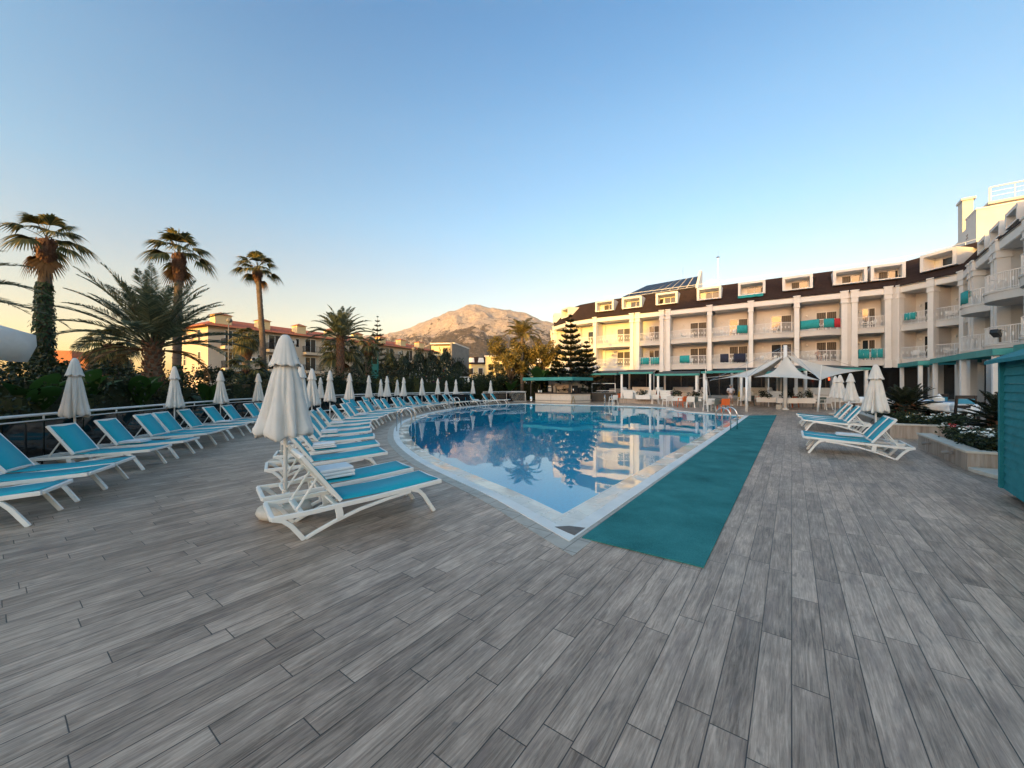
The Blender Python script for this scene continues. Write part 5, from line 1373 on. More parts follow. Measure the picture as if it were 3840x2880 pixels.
def aframe(x, y, rz, mat, label, z=0, h=.62):
    o = empty('floor_sign', (x, y, z), rz, label, 'floor sign')
    for s in (-1, 1):
        m = MB(); m.add([(-.14,s*.17,0),(.14,s*.17,0),(.09,s*.02,h),(-.09,s*.02,h),(-.14,s*.15,0),(.14,s*.15,0),(.09,s*.0,h),(-.09,s*.0,h)], ((0,1,2,3),(7,6,5,4),(0,4,5,1),(1,5,6,2),(2,6,7,3),(3,7,4,0))); m.build('board', mat, o)
    return o
aframe(5.15, 32.35, R(70), SIGNO, 'folding olive floor sign standing at the corner of the bar')
aframe(17.55, 29.65, R(-20), SIGNY, 'yellow folding floor sign beside the awning post near the walking person', TZ, .7)
# buffet counters right of the bar
o = empty('serving_counter', (8.6,36.2,0), R(-12), 'dark serving counter with a glass sneeze guard right of the bar', 'counter')
MB().span(-1.1,1.1,-.4,.4,0,.82).build('cabinet', BLACKM, o); MB().span(-1.2,1.2,-.45,.45,.821,.88).build('top', STEEL, o)
m = MB()
for x in (-1.05,1.05): m.bar([(x,-.3,.88),(x,-.3,1.72)], .07, .07)
m.bar([(-1.0,-.3,1.70),(1.0,-.3,1.70)], .05,.05); m.bar([(-1.0,-.3,1.02),(1.0,-.3,1.02)], .04,.05); m.build('guard_frame', WMETAL, o)
o = empty('patterned_counter', (10.3,36.6,0), R(-18), 'grey counter with leaf motifs between the bar and the first awning posts', 'counter')
MB().span(-1.0,1.0,-.35,.35,.1,1.22).build('cabinet', GREYW, o, bevel=.02)
m = MB()
for k in range(3):
    for j in range(7):
        a = R(20+j*50); m.box((-.6+.6*k+.12*math.cos(a)*(.4+.1*j), -.36, .70+.28*math.sin(a)*(.4+.1*j)), (.07,.02,.12), 0)
m.build('motif', M('motif_green', (.03,.05,.035), .6), o)
# small football goal
o = empty('football_goal', (.35,35.0,0), R(-8), 'small white football goal with a drooping net', 'goal')
m = MB(); w, h, dp = .85, .95, .75
m.tube([(-w,0,0),(-w,0,h),(w,0,h),(w,0,0)], .028, 8); m.tube([(-w,0,h),(-w,.25,h),(-w,dp,.02),(-w,0,.02)], .018, 6); m.tube([(w,0,h),(w,.25,h),(w,dp,.02),(w,0,.02)], .018, 6); m.tube([(-w,dp,.02),(w,dp,.02)], .018, 6)
m.build('frame', WMETAL, o, True)
nt = MB()
for k in range(15):
    x = -w+2*w*k/14; nt.tube([(x,.0,h),(x,.25,h-.05),(x,.42,.45),(x,dp,.02)], .005, 3, False)
for k in range(9):
    t = k/8; z = h-.05-t*(h-.07); y = .25+(dp-.25)*t**.7; nt.tube([(-w,y,z),(0,y-.05,z-.03),(w,y,z)], .005, 3, False)
nt.build('net', W_PLASTIC, o)

# ================================================================== retractable awnings
AWNF = M('awning_fabric', (.045,.05,.05), .8, .15, 2)
def awning(ax, ay, bx, by, z, depth, label, group, posts=(0,1), zfloor=TZ, vh=.17):
    a, b = Vector((ax,ay)), Vector((bx,by)); d = (b-a); L = d.length; ang = math.atan2(d.y, d.x)
    o = empty('awning', (ax, ay, 0), ang, label, 'awning', group)
    m = MB(); m.span(0, L, -.03, .03, z-vh, z); m.span(-.03, 0, -.03, depth*.35, z-vh+.01, z-.01); m.span(L, L+.03, -.03, depth*.35, z-vh+.01, z-.01); m.build('valance', TEALB, o)
    m = MB(); N = max(3, int(L/.9))
    m.add([(0,.03,z-.02),(L,.03,z-.02),(L,depth,z+.42),(0,depth,z+.42)], ((0,1,2,3),)); m.build('canopy', AWNF, o, solid=.03)
    m = MB()
    for x in (.12, L-.12): m.bar([(x,.04,z-.13),(x,depth,z+.30)], .10, .14, (1,0,0))
    for k in range(1, 7): y = .04+(depth-.04)*k/7; m.bar([(.18,y,z-.12+.42*k/7),(L-.18,y,z-.12+.42*k/7)], .05, .05)
    m.build('beams', WMETAL, o)
    for x in posts: MB().box((.2+x*(L-.4), .12, (zfloor+z-.15)/2), (.17,.17,z-.15-zfloor)).build('post', WMETAL, o, bevel=.01)
    if depth > 5:
        for x in posts: MB().box((.2+x*(L-.4), depth-.5, (zfloor+z+.1)/2), (.15,.15,z+.1-zfloor)).build('post', WMETAL, o)
    return o
fl = lambda px, d: ((px-CX)/F*d, d)
gA = 'awnings over the restaurant terrace'
awning(*fl(2205,36.4), *fl(2312,35.2), 2.66, 6, 'teal-edged awning over the serving counters right of the bar', gA, ())
awning(*fl(2322,34.3), *fl(2447,33.2), 2.70, 6.5, 'teal-edged awning behind the first white wicker armchair', gA)
awning(*fl(2458,32.5), *fl(2622,31.0), 2.50, 6.5, 'teal-edged awning over the middle of the terrace seating', gA)
awning(*fl(2630,30.8), *fl(2790,28.5), 2.66, 6.5, 'teal-edged awning behind the walking person', gA)
awning(*fl(2800,28.2), *fl(3000,26.9), 2.55, 6.5, 'teal-edged awning behind the white sail tent', gA)
awning(*fl(3010,27.2), *fl(3265,26.0), 2.75, 5.5, 'teal-edged awning between the sail tent and the right wing', gA)
gB = 'awnings along the right wing'
pts = [(25.1,25.0),(22.9,21.5),(19.9,17.2),(17.75,14.0),(15.5,10.6)]
n_ = Vector((-.566,-.824)); pr_ = Vector((.824,-.566))
names = ['farthest teal-edged awning along the right wing','teal-edged awning above the far table of the right wing','teal-edged awning above the dining tables','teal-edged awning nearest the teal shed']
for i in range(4):
    a, b = Vector(pts[i]), Vector(pts[i+1]); k_ = (b-a).normalized(); b2 = b-k_*.5
    off_ = pr_*(.35 if i % 2 else 0)
    o = awning(a.x+off_.x, a.y+off_.y, b2.x+off_.x, b2.y+off_.y, 2.95+.06*(i % 2), 5.3, names[i], gB, (0,1), .3, .26)
m = MB()
for i in range(4):   # white wall piers under the wing awnings
    a, b = Vector(pts[i]), Vector(pts[i+1])
for i, t in enumerate((.3, 5.0, 9.6, 13.6, 17)):
    p = Vector(pts[0])+n_*t+pr_*1.6
    o = empty('pergola_pier', (p.x, p.y, .25), math.atan2(n_.y, n_.x), f'pair of square white piers under the right wing awnings, {ORD[i]} from the tent', 'pier', 'square white piers under the wing awnings')
    for s in (-.42, .42): MB().span(s-.2, s+.2, -.2, .2, 0, 2.75).build('pier', W_WALL, o, bevel=.01)
    MB().span(-.24,.24,-.05,.05,.0,2.7).build('panel', W_TRIM, o)
# security camera like floodlight at the awning corner
o = empty('floodlight', (17.2,13.6,3.3), R(20), 'black floodlight on the corner of the wing awning', 'floodlight')
MB().box((-.2,0,.1), (.34,.2,.16), 0, Matrix.Rotation(R(25),3,'Y')).build('housing', BLACKM, o, bevel=.02); MB().tube([(.1,0,-.2),(.1,0,.25),(-.1,0,.2)], .03, 6).build('bracket', BLACKM, o)

# raised dining terrace on the right
wt_ = [(15.3,17.3),(11.6,11.6),(12.9,10.9),(12.2,9.4),(11.0,8.2),(14,4),(30,4),(30,24),(25.8,25.0)]
tag(MB().prism(wt_, -.04, .27).build('dining_terrace', TRAV), kind='structure')
# dark wall-line inside the wing arcade
o = empty('restaurant_wing', (0,0,0), 0, 'dark glazed restaurant front under the right wing awnings', 'building')
a = Vector(pts[0])+pr_*4.7-n_*1; b = Vector(pts[0])+n_*22+pr_*4.7; d = b-a
MB().box(((a.x+b.x)/2,(a.y+b.y)/2,1.75), (d.length,.2,3.4), math.atan2(d.y,d.x)).build('glazing', mat_glass('wing_glazing',(.012,.011,.011),.1), o)
c_ = (a+b)/2-pr_*.15; MB().box((c_.x,c_.y,3.3), (d.length,.15,.5), math.atan2(d.y,d.x)).build('lintel', W_WALL, o)

# planters
def planter(name, label, walls, zt, flowers, seed, bedpoly):
    o = empty(name, (0,0,0), 0, label, 'planter'); m = MB(); cp = MB()
    for (p, q) in zip(walls, walls[1:]):
        p, q = Vector(p), Vector(q); d = q-p; an = math.atan2(d.y, d.x); nv = Vector((d.y,-d.x)).normalized(); mid = (p+q)/2-nv*.1
        m.box((mid.x, mid.y, zt/2-.02), (d.length, .2, zt-.04), an)
    m.build('stone_wall', TRAV, o)
    V = [Vector(p) for p in walls]; a_, b_ = off_open(V, .03), off_open(V, -.24)
    for za, zb in ((zt-.04, zt),):
        n = len(V); cp.v = [(p.x,p.y,za) for p in a_]+[(p.x,p.y,za) for p in b_]+[(p.x,p.y,zb) for p in a_]+[(p.x,p.y,zb) for p in b_]
        cp.f = []
        for i in range(n-1): cp.f += [(2*n+i,2*n+i+1,3*n+i+1,3*n+i),(i,i+1,2*n+i+1,2*n+i),(n+i+1,n+i,3*n+i,3*n+i+1),(i+1,i,n+i,n+i+1)]
        cp.f += [(0,2*n,3*n,n),(n-1,2*n-1,4*n-1,3*n-1)]
    cp.build('coping', CONC, o)
    MB().prism(bedpoly, .02, zt-.08).build('soil', SOIL, o)
    return o
planter('stone_planter', 'low stone planter with white flowers beside the teal shed', [(10.42,9.87),(8.52,7.2),(9.65,6.62),(11.2,5.9)], .36, 1, 1, [(10.5,9.6),(8.75,7.15),(9.7,6.7),(11.2,6.0),(12.2,8.6)])
planter('stone_planter', 'long low stone planter running back from behind the planter umbrella', [(15.1,17.0),(11.3,11.5),(12.7,10.8),(13.2,10.5)], .43, 1, 2, [(15.2,16.8),(11.55,11.4),(12.7,10.9),(13.3,10.6),(16.5,15.5)])
tag(MB().prism([(8.48,7.16),(8.35,6.95),(8.1,6.3),(8.0,5.9),(11,5.0),(11.2,5.85),(9.65,6.60)], 0, .07).build('planter_step', CONC, None, bevel=.01), kind='structure')
for i, (x, y) in enumerate(((9.85,9.05),(8.95,7.82))):
    o = empty('step_light', (x, y, .2), math.atan2(-2.67,-1.9), f'small grey spotlight fixed to the near planter wall, {("farther","nearer")[i]} one', 'spotlight', 'spotlights on the planter wall')
    MB().box((0,-.03,.02),(.09,.06,.05)).build('bracket', GREYW, o); MB().tube([(0,-.05,.02),(-.04,-.14,.0)], [.03,.035], 8).build('lamp', GREYW, o)
def flowerbed(label, area, n, z, seed, cols, hmax=.35):
    r = random.Random(seed); o = empty('flower_bed_plants', (0,0,0), 0, label, 'flowers'); m = MB(); pet = {c.name: MB() for c, w in cols}
    A_ = [Vector(p) for p in area]
    def pt():
        a, b = r.random(), r.random(); p = A_[0].lerp(A_[1], a); q_ = A_[3].lerp(A_[2], a); return p.lerp(q_, b)
    for k in range(n):
        p = pt(); h = hmax*(.35+.65*(.5+.5*noise.noise((p.x*1.6,p.y*1.6,seed))))
        for j in range(14):
            leaf(m, Vector((p.x+r.gauss(0,.07), p.y+r.gauss(0,.07), z+h*r.random()**.6)), (rvec(r).normalized()+Vector((0,0,.6))).normalized(), rvec(r), r.uniform(.05,.10), r.uniform(.03,.05))
    for c, w in cols:
        mm = pet[c.name]
        for k in range(w):
            p = pt(); h = z+hmax*(.35+.65*(.5+.5*noise.noise((p.x*1.6,p.y*1.6,seed))))+r.uniform(.0,.06)
            for j in range(r.randint(4,9)):
                q_ = Vector((p.x+r.gauss(0,.035), p.y+r.gauss(0,.035), h+r.gauss(0,.015)))
                leaf(mm, q_, (Vector((0,0,1))+rvec(r)*.7).normalized(), rvec(r), .055, .05)
    m.build('foliage', HEDGE, o)
    for c, w in cols: pet[c.name].build('blossom', c, o)
flowerbed('white and red flowers growing in the planter beside the teal shed', [(10.3,9.3),(8.85,7.2),(9.75,6.8),(12.3,8.7)], 760, .27, 5, [(FLW,60),(FLR,7)], .46)
flowerbed('white, orange and red flowers in the long planter behind the umbrella', [(15.0,16.4),(11.7,11.5),(13.1,10.9),(16.0,15.0)], 900, .34, 6, [(FLW,46),(FLO,18),(FLR,14)], .46)
# dining tables and dark chairs
def dtable(x, y, rz, label, z=.27, runner=True):
    o = empty('dining_table', (x, y, z), rz, label, 'table', 'tables with white cloths on the dining terrace'); h = .75
    MB().box((0,0,h-.02), (.86,.86,.035)).build('tabletop', DWOOD, o)
    for sx in (-.36,.36):
        for sy in (-.36,.36): MB().box((sx,sy,(h-.04)/2), (.06,.06,h-.04)).build('leg', DWOOD, o)
    def cloth(sz, drop, zz, mat, name, rot):
        m = MB(); N = 24; c, s = math.cos(rot), math.sin(rot)
        for i in range(N+1):
            for j in range(N+1):
                X, Y_ = (i/N-.5)*2*sz, (j/N-.5)*2*sz; x2, y2 = c*X-s*Y_, s*X+c*Y_
                ox, oy = max(0, abs(x2)-.44), max(0, abs(y2)-.44); dd = ox+oy
                k = .06*math.sin(9*x2+7*y2)*min(1, dd*4)
                xx = max(-.44, min(.44, x2))+(.05+k)*(1 if x2 > 0 else -1)*(ox > 0); yy = max(-.44, min(.44, y2))+(.05+k)*(1 if y2 > 0 else -1)*(oy > 0)
                m.v.append((xx, yy, zz-dd))
        m.f = [(i*(N+1)+j, (i+1)*(N+1)+j, (i+1)*(N+1)+j+1, i*(N+1)+j+1) for i in range(N) for j in range(N)]
        return m.build(name, mat, o, True, solid=.004)
    cloth(.72, 0, h+.006, WTOWEL, 'tablecloth', 0)
    if runner: cloth(.36, 0, h+.016, M('blue_overlay', (.05,.22,.42), .9, .1, 8), 'overlay_cloth', R(45))
    return o
dtable(14.1, 12.75, R(20), 'white-clothed table with blue overlay between the two dark chairs')
dtable(15.3, 14.6, R(20), 'white-clothed table with blue overlay right of the sago palm')
dtable(13.9, 10.9, R(25), 'white-clothed table at the far right beside the shed', runner=False)
dtable(16.3, 17.6, R(15), 'white-clothed table farthest back behind the sago palm', runner=False)
CUSH = M('cushion_cream', (.55,.52,.47), .9, .08, 8); BLUEB = M('blue_band', (.04,.22,.34), .9, .1, 8)
def dchair(x, y, rz, label, band_=True):
    o = empty('dining_chair', (x, y, .27), rz, label, 'chair', 'dark wooden chairs at the dining tables')
    for sx in (-.22,.22):
        MB().bar([(sx,-.21,0),(sx,-.21,.45)], .05,.05,(1,0,0)).build('leg', DWOOD, o); MB().bar([(sx,.21,0),(sx,.21,.45),(sx,.27,1.0)], .05,.05,(1,0,0)).build('leg', DWOOD, o)
    MB().box((0,0,.44), (.48,.47,.045)).build('seat', DWOOD, o); MB().box((0,-.01,.485), (.43,.42,.05)).build('cushion', CUSH, o, bevel=.02)
    MB().bar([(-.195,.262,.95),(.195,.262,.95)], .03,.10,(0,1,0)).build('back_rail', DWOOD, o); MB().bar([(-.195,.238,.66),(.195,.238,.66)], .03,.08,(0,1,0)).build('back_rail', DWOOD, o)
    if band_: MB().box((0,.255,.82), (.39,.05,.15)).build('back_band', BLUEB, o)
    MB().bar([(-.22,-.18,.2),(-.22,.18,.2)],.03,.03,(1,0,0)).build('stretcher', DWOOD, o); MB().bar([(.22,-.18,.2),(.22,.18,.2)],.03,.03,(1,0,0)).build('stretcher', DWOOD, o); MB().bar([(-.2,-.21,.25),(.2,-.21,.25)],.03,.03,(0,1,0)).build('stretcher', DWOOD, o)
    return o
dchair(13.75, 11.85, R(165), 'dark wooden chair with blue band, right of the middle clothed table')
dchair(14.9, 13.6, R(200), 'dark wooden chair with blue band, left of the middle clothed table')
dchair(15.0, 11.2, R(60), 'dark wooden chair behind the rightmost clothed table', False)
dchair(13.25, 10.3, R(200), 'low dark wooden chair at the corner of the near planter', False)
o = empty('napkin_holder', (14.1,12.7,.27+.775), R(20), 'white napkin box on the middle clothed table', 'napkin box'); MB().box((0,0,.06),(.24,.18,.12)).build('box', FLW, o, bevel=.015); MB().lathe([(.09,.12),(.05,.2),(.0,.26)],8).build('napkin', WTOWEL, o)
o = empty('white_boulder', (11.55,8.35,.2), 0, 'pale rounded rock by the sago palm next to the shed', 'rock'); m = MB(); m.lathe([(.30,0),(.36,.2),(.30,.5),(.16,.66),(.0,.7)], 12)
m.v = [tuple(Vector(v)+Vector((1,1,1))*.06*noise.noise(Vector(v)*3)) for v in m.v]; m.build('stone', GREYW if False else CONC, o, True)
# teal shed
o = empty('teal_shed', (0,0,0), 0, 'teal timber shed with lapped boards cut off by the right edge', 'shed')
p0, p1 = Vector((7.2,5.62)), Vector((6.02,4.28)); d = (p1-p0).normalized(); nv = Vector((d.y,-d.x)); W_, H0, H1 = (p1-p0).length, .09, 1.93
def shedboards(a, dd, Lw, name):
    m = MB(); k = 0; nn = Vector((dd.y,-dd.x)); z = H0
    while z < H1-.02:
        h = min(.115, H1-z); q_ = [(a+nn*.024, z),(a+dd*Lw+nn*.024, z),(a+dd*Lw+nn*.004, z+h),(a+nn*.004, z+h)]
        vs = [(v.x,v.y,zz) for v, zz in q_]+[(v.x-nn.x*.03,v.y-nn.y*.03,zz) for v, zz in [(a,z),(a+dd*Lw,z),(a+dd*Lw,z+h),(a,z+h)]]
        m.add(vs, ((0,1,2,3),(7,6,5,4),(0,4,5,1),(1,5,6,2),(2,6,7,3),(3,7,4,0))); z += .117; k += 1
    return m.build(name, SIDING, o)
shedboards(p0, d, W_, 'side_wall')
b0 = p0-nv*2.0
shedboards(b0, nv, 2.0, 'end_wall'); shedboards(p1, -nv, 2.0, 'end_wall'); shedboards(p1-nv*2.0, -d, W_, 'side_wall')
for q_ in (p0, p1): MB().box((q_.x+nv.x*.012, q_.y+nv.y*.012, (H0+H1)/2), (.09,.09,H1-H0), math.atan2(d.y,d.x)).build('corner_board', SIDING, o)
rc = [p0-d*.22+nv*.16, p1+d*.2+nv*.16, p1+d*.2-nv*1.0, p0-d*.22-nv*1.0, p0-d*.22-nv*2.16, p1+d*.2-nv*2.16]
m = MB()
for (a, b, c, e), (za, zb) in (((rc[0],rc[1],rc[2],rc[3]),(1.90,2.45)),((rc[3],rc[2],rc[5],rc[4]),(2.45,1.90))):
    m.add([(a.x,a.y,za),(b.x,b.y,za),(c.x,c.y,zb),(e.x,e.y,zb),(a.x,a.y,za+.05),(b.x,b.y,za+.05),(c.x,c.y,zb+.05),(e.x,e.y,zb+.05)], ((3,2,1,0),(4,5,6,7),(0,1,5,4),(1,2,6,5),(2,3,7,6),(3,0,4,7)))
m.build('roof', SIDING, o)
gb = MB(); ga, gb_, gc_ = p0, p0-nv*2.0, p0-nv*1.0
gb.add([(ga.x,ga.y,H1),(gb_.x,gb_.y,H1),(gc_.x,gc_.y,2.42)], ((0,1,2),)); gb.build('gable', SIDING, o, solid=.03); gb2 = MB(); gb2.add([(v.x+d.x*W_, v.y+d.y*W_, z) for v, z in ((ga,H1),(gb_,H1),(gc_,2.42))], ((0,2,1),)); gb2.build('gable', SIDING, o, solid=.03)
for q_ in (p0+d*.35-nv*.2, p1-d*.3-nv*.2, p0+d*.35-nv*1.8): 
    w_ = MB(); w_.lathe([(.07,-.03),(.08,-.02),(.08,.02),(.07,.03)], 12); k_ = w_.build('caster', BLACKM, o, True); k_.location = (q_.x,q_.y,.08); k_.rotation_euler = (R(90),0,math.atan2(d.y,d.x))

# ================================================================== sail tent
SAIL = M('sail_fabric', (.60,.565,.51), .8, .05, 1.5, .15, dirt=.15)
tent = empty('sail_tent', (17.4,24.5,0), 0, 'white tensile sail tent with a central mast at the far end of the carpet', 'tent')
T_ = Vector((17.4,24.5,0))
MB().tube([(0,0,0),(0,0,4.1)], [.11,.10], 12).lathe([(.2,0),(.2,.05),(.1,.08)], 12).build('mast', WMETAL, tent, True)
MB().box((-.35,.1,.16),(.22,.2,.3)).build('control_box', CONC, tent)
def sail(A_, B_, C_, pull=.30, lift=.10):
    A_, B_, C_ = (Vector(v)-T_ for v in (A_, B_, C_)); m = MB(); N = 18
    for i in range(N+1):
        u = i/N; w = u*(1-pull*math.sin(math.pi*u)); 
        for j in range(N+1):
            v = j/N; base = B_.lerp(C_, v); p = A_.lerp(B_.lerp(C_, .5), u) + (base-B_.lerp(C_, .5))*w
            p += (A_-B_.lerp(C_, .5))*lift*(1-(2*v-1)**2)*u**3; p.z -= .35*math.sin(math.pi*u)*(.55+.45*(1-(2*v-1)**2)); m.v.append(tuple(p))
    m.f = [(i*(N+1)+j,(i+1)*(N+1)+j,(i+1)*(N+1)+j+1,i*(N+1)+j+1) for i in range(N) for j in range(N)]
    return m.build('sail', SAIL, tent, True, solid=.012)
ap = Vector((17.4,24.5,3.45))
def at(px, py, Y): return Vector(P(px, py, Y))
cA, cB, cC, cD, cE = at(2800,1417,22.2), at(3076,1426,22.4), at(2662,1427,25.2), at(2882,1416,28.0), at(3250,1388,26.0)
sail(ap+Vector((0,-.1,-.05)), at(2828,1414,22.0), cB, .26, .05); sail(ap+Vector((-.12,0,0)), cC, cA, .26, .08); sail(ap+Vector((.12,0,.05)), cB, cE, .24, .06)
sail(ap+Vector((-.1,.1,-.15)), cD, cC+Vector((-.3,1.2,.15)), .40, .14); sail(ap+Vector((.05,.12,-.1)), cE+Vector((-2.5,1.5,-.2)), cD, .36, .12)
def tpole(bx, by, top, r_=.055):
    b = Vector((*G(bx, by), 0))-T_; MB().tube([b, top-T_], r_, 8).build('pole', WMETAL, tent, True)
    d = (top-T_-b).normalized(); MB().tube([top-T_, top-T_+d*.9], .012, 5).build('tip_rod', WMETAL, tent, True)
tpole(2799,1546,cA+Vector((0,0,.05)), .07); tpole(3066,1545,cB); tpole(2652,1534,cC+Vector((-.25,.0,.02))); tpole(2666,1502,at(2651,1422,31.0)); tpole(2882,1526,cD, .045)
m = MB()
for e in (cA, cB, cC, cD, cE): m.tube([Vector((0,0,4.05)), e-T_], .008, 4)
m.build('stay_cables', STEEL, tent)

# ================================================================== terrace chairs, tables, wicker seats
def make_chair():
    o = empty('garden_chair')
    m = MB(); m.box((0,0,.44), (.50,.46,.035)); m.bar([(0,.21,.46),(0,.25,.62),(0,.28,.82)], .50, .03, (1,0,0)); m.build('seat_shell', W_PLASTIC, o, bevel=.012)
    for sx in (-.23,.23):
        MB().bar([(sx,-.20,.66),(sx*1.08,-.22,.40),(sx*1.2,-.25,0)], .04,.045,(1,0,0)).build('leg', W_PLASTIC, o); MB().bar([(sx,.20,.44),(sx*1.2,.29,0)], .04,.045,(1,0,0)).build('leg', W_PLASTIC, o)
        MB().bar([(sx,-.22,.665),(sx,.25,.67)], .05,.03,(1,0,0)).build('armrest', W_PLASTIC, o)
    return o
protos = {}
def recolor(o, mat):
    for c in TREE[o.name]: c.data = c.data.copy(); c.data.materials[0] = mat
def chair(x, y, rz, colr, label, z=0, s=.95):
    if colr not in protos:
        o = make_chair(); freeze(o); protos[colr] = o
        if colr != 'w': recolor(o, {'o': ORANGE, 'g': GREYP}[colr])
    else: o = copy_tree(protos[colr])
    o.location = (x, y, z); o.rotation_euler = (0,0,rz); o.scale = (s,s,s); tag(o, label, 'chair', 'plastic chairs on the pool terrace'); return o
def gp_(px, py): return G(px, py)
CH_ = [(2304,1519,200,'w','white armchair standing alone nearest the bar'),(2333,1508,20,'o','orange chair behind the lone white armchair near the bar'),
 (2462,1516,170,'w','white armchair beside the left terrace planter'),(2480,1510,30,'o','orange chair half hidden behind the left white table'),
 (2509,1525,195,'w','white armchair in front of the taller wicker armchair'),(2548,1522,260,'o','orange chair left of the pair of orange chairs'),(2568,1528,200,'o','orange chair nearest the pool in the orange pair'),
 (2597,1530,160,'w','white armchair right of the orange pair'),(2622,1529,120,'g','dark grey chair at the table by the leaning poles'),
 (2670,1544,185,'w','white armchair right of the leaning tent poles'),(2694,1545,180,'g','grey-green chair between the white and orange chairs by the pool corner'),(2724,1546,175,'o','bright orange chair nearest the carpet end'),
 (2794,1523,170,'w','white armchair behind the leaning front tent pole'),(2818,1523,180,'g','dark green chair under the left side of the sail tent'),(2840,1520,240,'o','brownish orange chair beside the dark green one under the tent'),
 (2957,1528,160,'w','white armchair right of the tent mast'),(2983,1529,180,'o','orange-red chair right of the tent mast'),
 (3088,1535,170,'g','dark grey chair left of the right tent pole'),(3110,1538,200,'w','white armchair by the far right umbrellas')]
for px, py, a, c, lb in CH_:
    x, y = G(px, py); chair(x, y+.3, R(a+rnd.uniform(-8,8)), c, lb)
def ctable(px, py, label, mat=W_PLASTIC, h=.70, w=.7):
    x, y = G(px, py); o = empty('cafe_table', (x, y+.35, 0), R(-25), label, 'table', 'small terrace tables')
    MB().box((0,0,h), (w,w,.03)).build('tabletop', mat, o, bevel=.01)
    m = MB().tube([(0,0,.03),(0,0,h-.02)], .03, 8); m.box((0,0,.02),(.45,.06,.03)); m.box((0,0,.023),(.06,.45,.03)); m.build('pedestal', BLACKM, o)
    return o
ctable(2495,1513,'small white table with orange chair left of the leaning poles'); ctable(2586,1524,'small white table beside the orange chairs'); ctable(2694,1535,'small dark table at the pool corner', BLACKM); ctable(2822,1515,'small dark table under the left side of the sail tent', BLACKM); ctable(2970,1520,'small white table right of the tent mast')
def wicker(x, y, rz, w, label, cat='armchair', z=TZ):
    o = empty('wicker_'+cat, (x, y, z), rz, label, cat, 'white wicker seats on the terrace')
    MB().span(-w/2, w/2, -.38, .36, .0, .40).build('base', WICKER, o, bevel=.03)
    m = MB(); m.bar([(0,.34,.2),(0,.40,.6),(0,.48,.98)], w, .10, (1,0,0)); m.build('backrest', WICKER, o, bevel=.03)
    for s in (-1,1): MB().bar([(s*(w/2-.05),-.40,0),(s*(w/2-.05),-.40,.56),(s*(w/2-.05),-.30,.66),(s*(w/2-.05),.40,.68)], .10,.12,(1,0,0)).build('armrest', WICKER, o, bevel=.02)
    for s in (-1,1): MB().span(min(s*(w/2-.11), s*(w/2-.02)), max(s*(w/2-.11), s*(w/2-.02)), -.36,.36,.05,.62).build('side_panel', WICKER, o)
    MB().span(-w/2+.12, w/2-.12, -.36, .30, .40, .50).build('cushion', CUSH, o, bevel=.03)
    return o
def tp(px, py): return G(px, py, TZ)
WK = [(2360,1494,80,.9,'white wicker armchair beside the first awning posts','armchair'),(2402,1490,0,1.7,'white wicker sofa behind the left terrace planter','sofa'),(2440,1494,-80,.9,'white wicker armchair right of the left terrace planter','armchair'),
      (2500,1496,80,.95,'tall white wicker armchair in the middle of the terrace','armchair'),(2560,1490,0,1.8,'white wicker sofa left of the bushy planter','sofa'),(2622,1492,-60,.9,'white wicker armchair left of the leaning tent poles','armchair'),
      (2858,1499,10,1.6,'white wicker sofa behind the thin tent pole','sofa'),(2914,1505,70,1.0,'white wicker armchair left of the tent mast','armchair'),(2800,1498,20,.9,'white wicker armchair behind the leaning front tent pole','armchair'),(3030,1502,0,1.7,'white wicker sofa right of the tent mast','sofa'),(3110,1506,0,2.0,'white wicker sofa behind the right tent pole','sofa')]
for px, py, a, w, lb, c in WK:
    x, y = tp(px, py); wicker(x, y, R(a-28), w, lb, c)
def boxplanter(px, py, w, label, seed, z=TZ, h=.34, fl=None):
    x, y = G(px, py, z); r = random.Random(seed); o = empty('planter_box', (x, y, z), R(-27), label, 'planter', 'white planter boxes on the terrace edge')
    MB().span(-w/2,w/2,-.2,.2,0,h).build('box', W_TRIM, o, bevel=.01); m = MB(); cloud(m, r, (0,0,h+.2), (w*.48,.25,.24), 420, .11, .3, .9); m.build('foliage', CYPR, o)
    m = MB()
    for k in range(40): leaf(m, Vector((r.uniform(-w/2,w/2), r.gauss(0,.12), h+.28+r.gauss(0,.06))), rvec(r).normalized(), rvec(r), .06,.05)
    m.build('blossom', FLW if fl is None else fl, o)
boxplanter(2412,1497,1.1,'white planter box with low plant at the left of the terrace edge',1); boxplanter(2528,1503,1.1,'white planter box below the middle awning',2,fl=FLM); boxplanter(2602,1504,1.1,'white planter box with a bushy plant left of the leaning poles',3)
boxplanter(2872,1508,1.1,'white planter box behind the thin tent pole',4); boxplanter(2950,1512,1.1,'white planter box behind the tent mast',5); boxplanter(3020,1512,1.0,'white planter box right of the tent mast',6)

# small lit lamps deep in the restaurant
def lamp(x, y, z, label, col, name, sz, st):
    o = empty(name, (x,y,z), 0, label, 'lamp'); t = NT(label[:12]+'_glow'); t.bsdf(col, .5); t.b.inputs['Emission Color'].default_value = (*col,1); t.b.inputs['Emission Strength'].default_value = st
    MB().box((0,0,0), sz, R(-30)).build('shade', t.done(), o, bevel=.02); MB().tube([(0,0,sz[2]/2),(0,0,.5)], .008, 4).build('cord', BLACKM, o)
lamp(26.0, 31.5, 2.05, 'glowing red lamp deep in the restaurant right of the mast', (1.0,.10,.03), 'red_lamp', (.16,.16,.20), 1.2)
lamp(23.8, 30.5, 1.25, 'white strip light inside the restaurant right of the mast', (1.0,.95,.9), 'strip_light', (.75,.04,.05), 1.6)

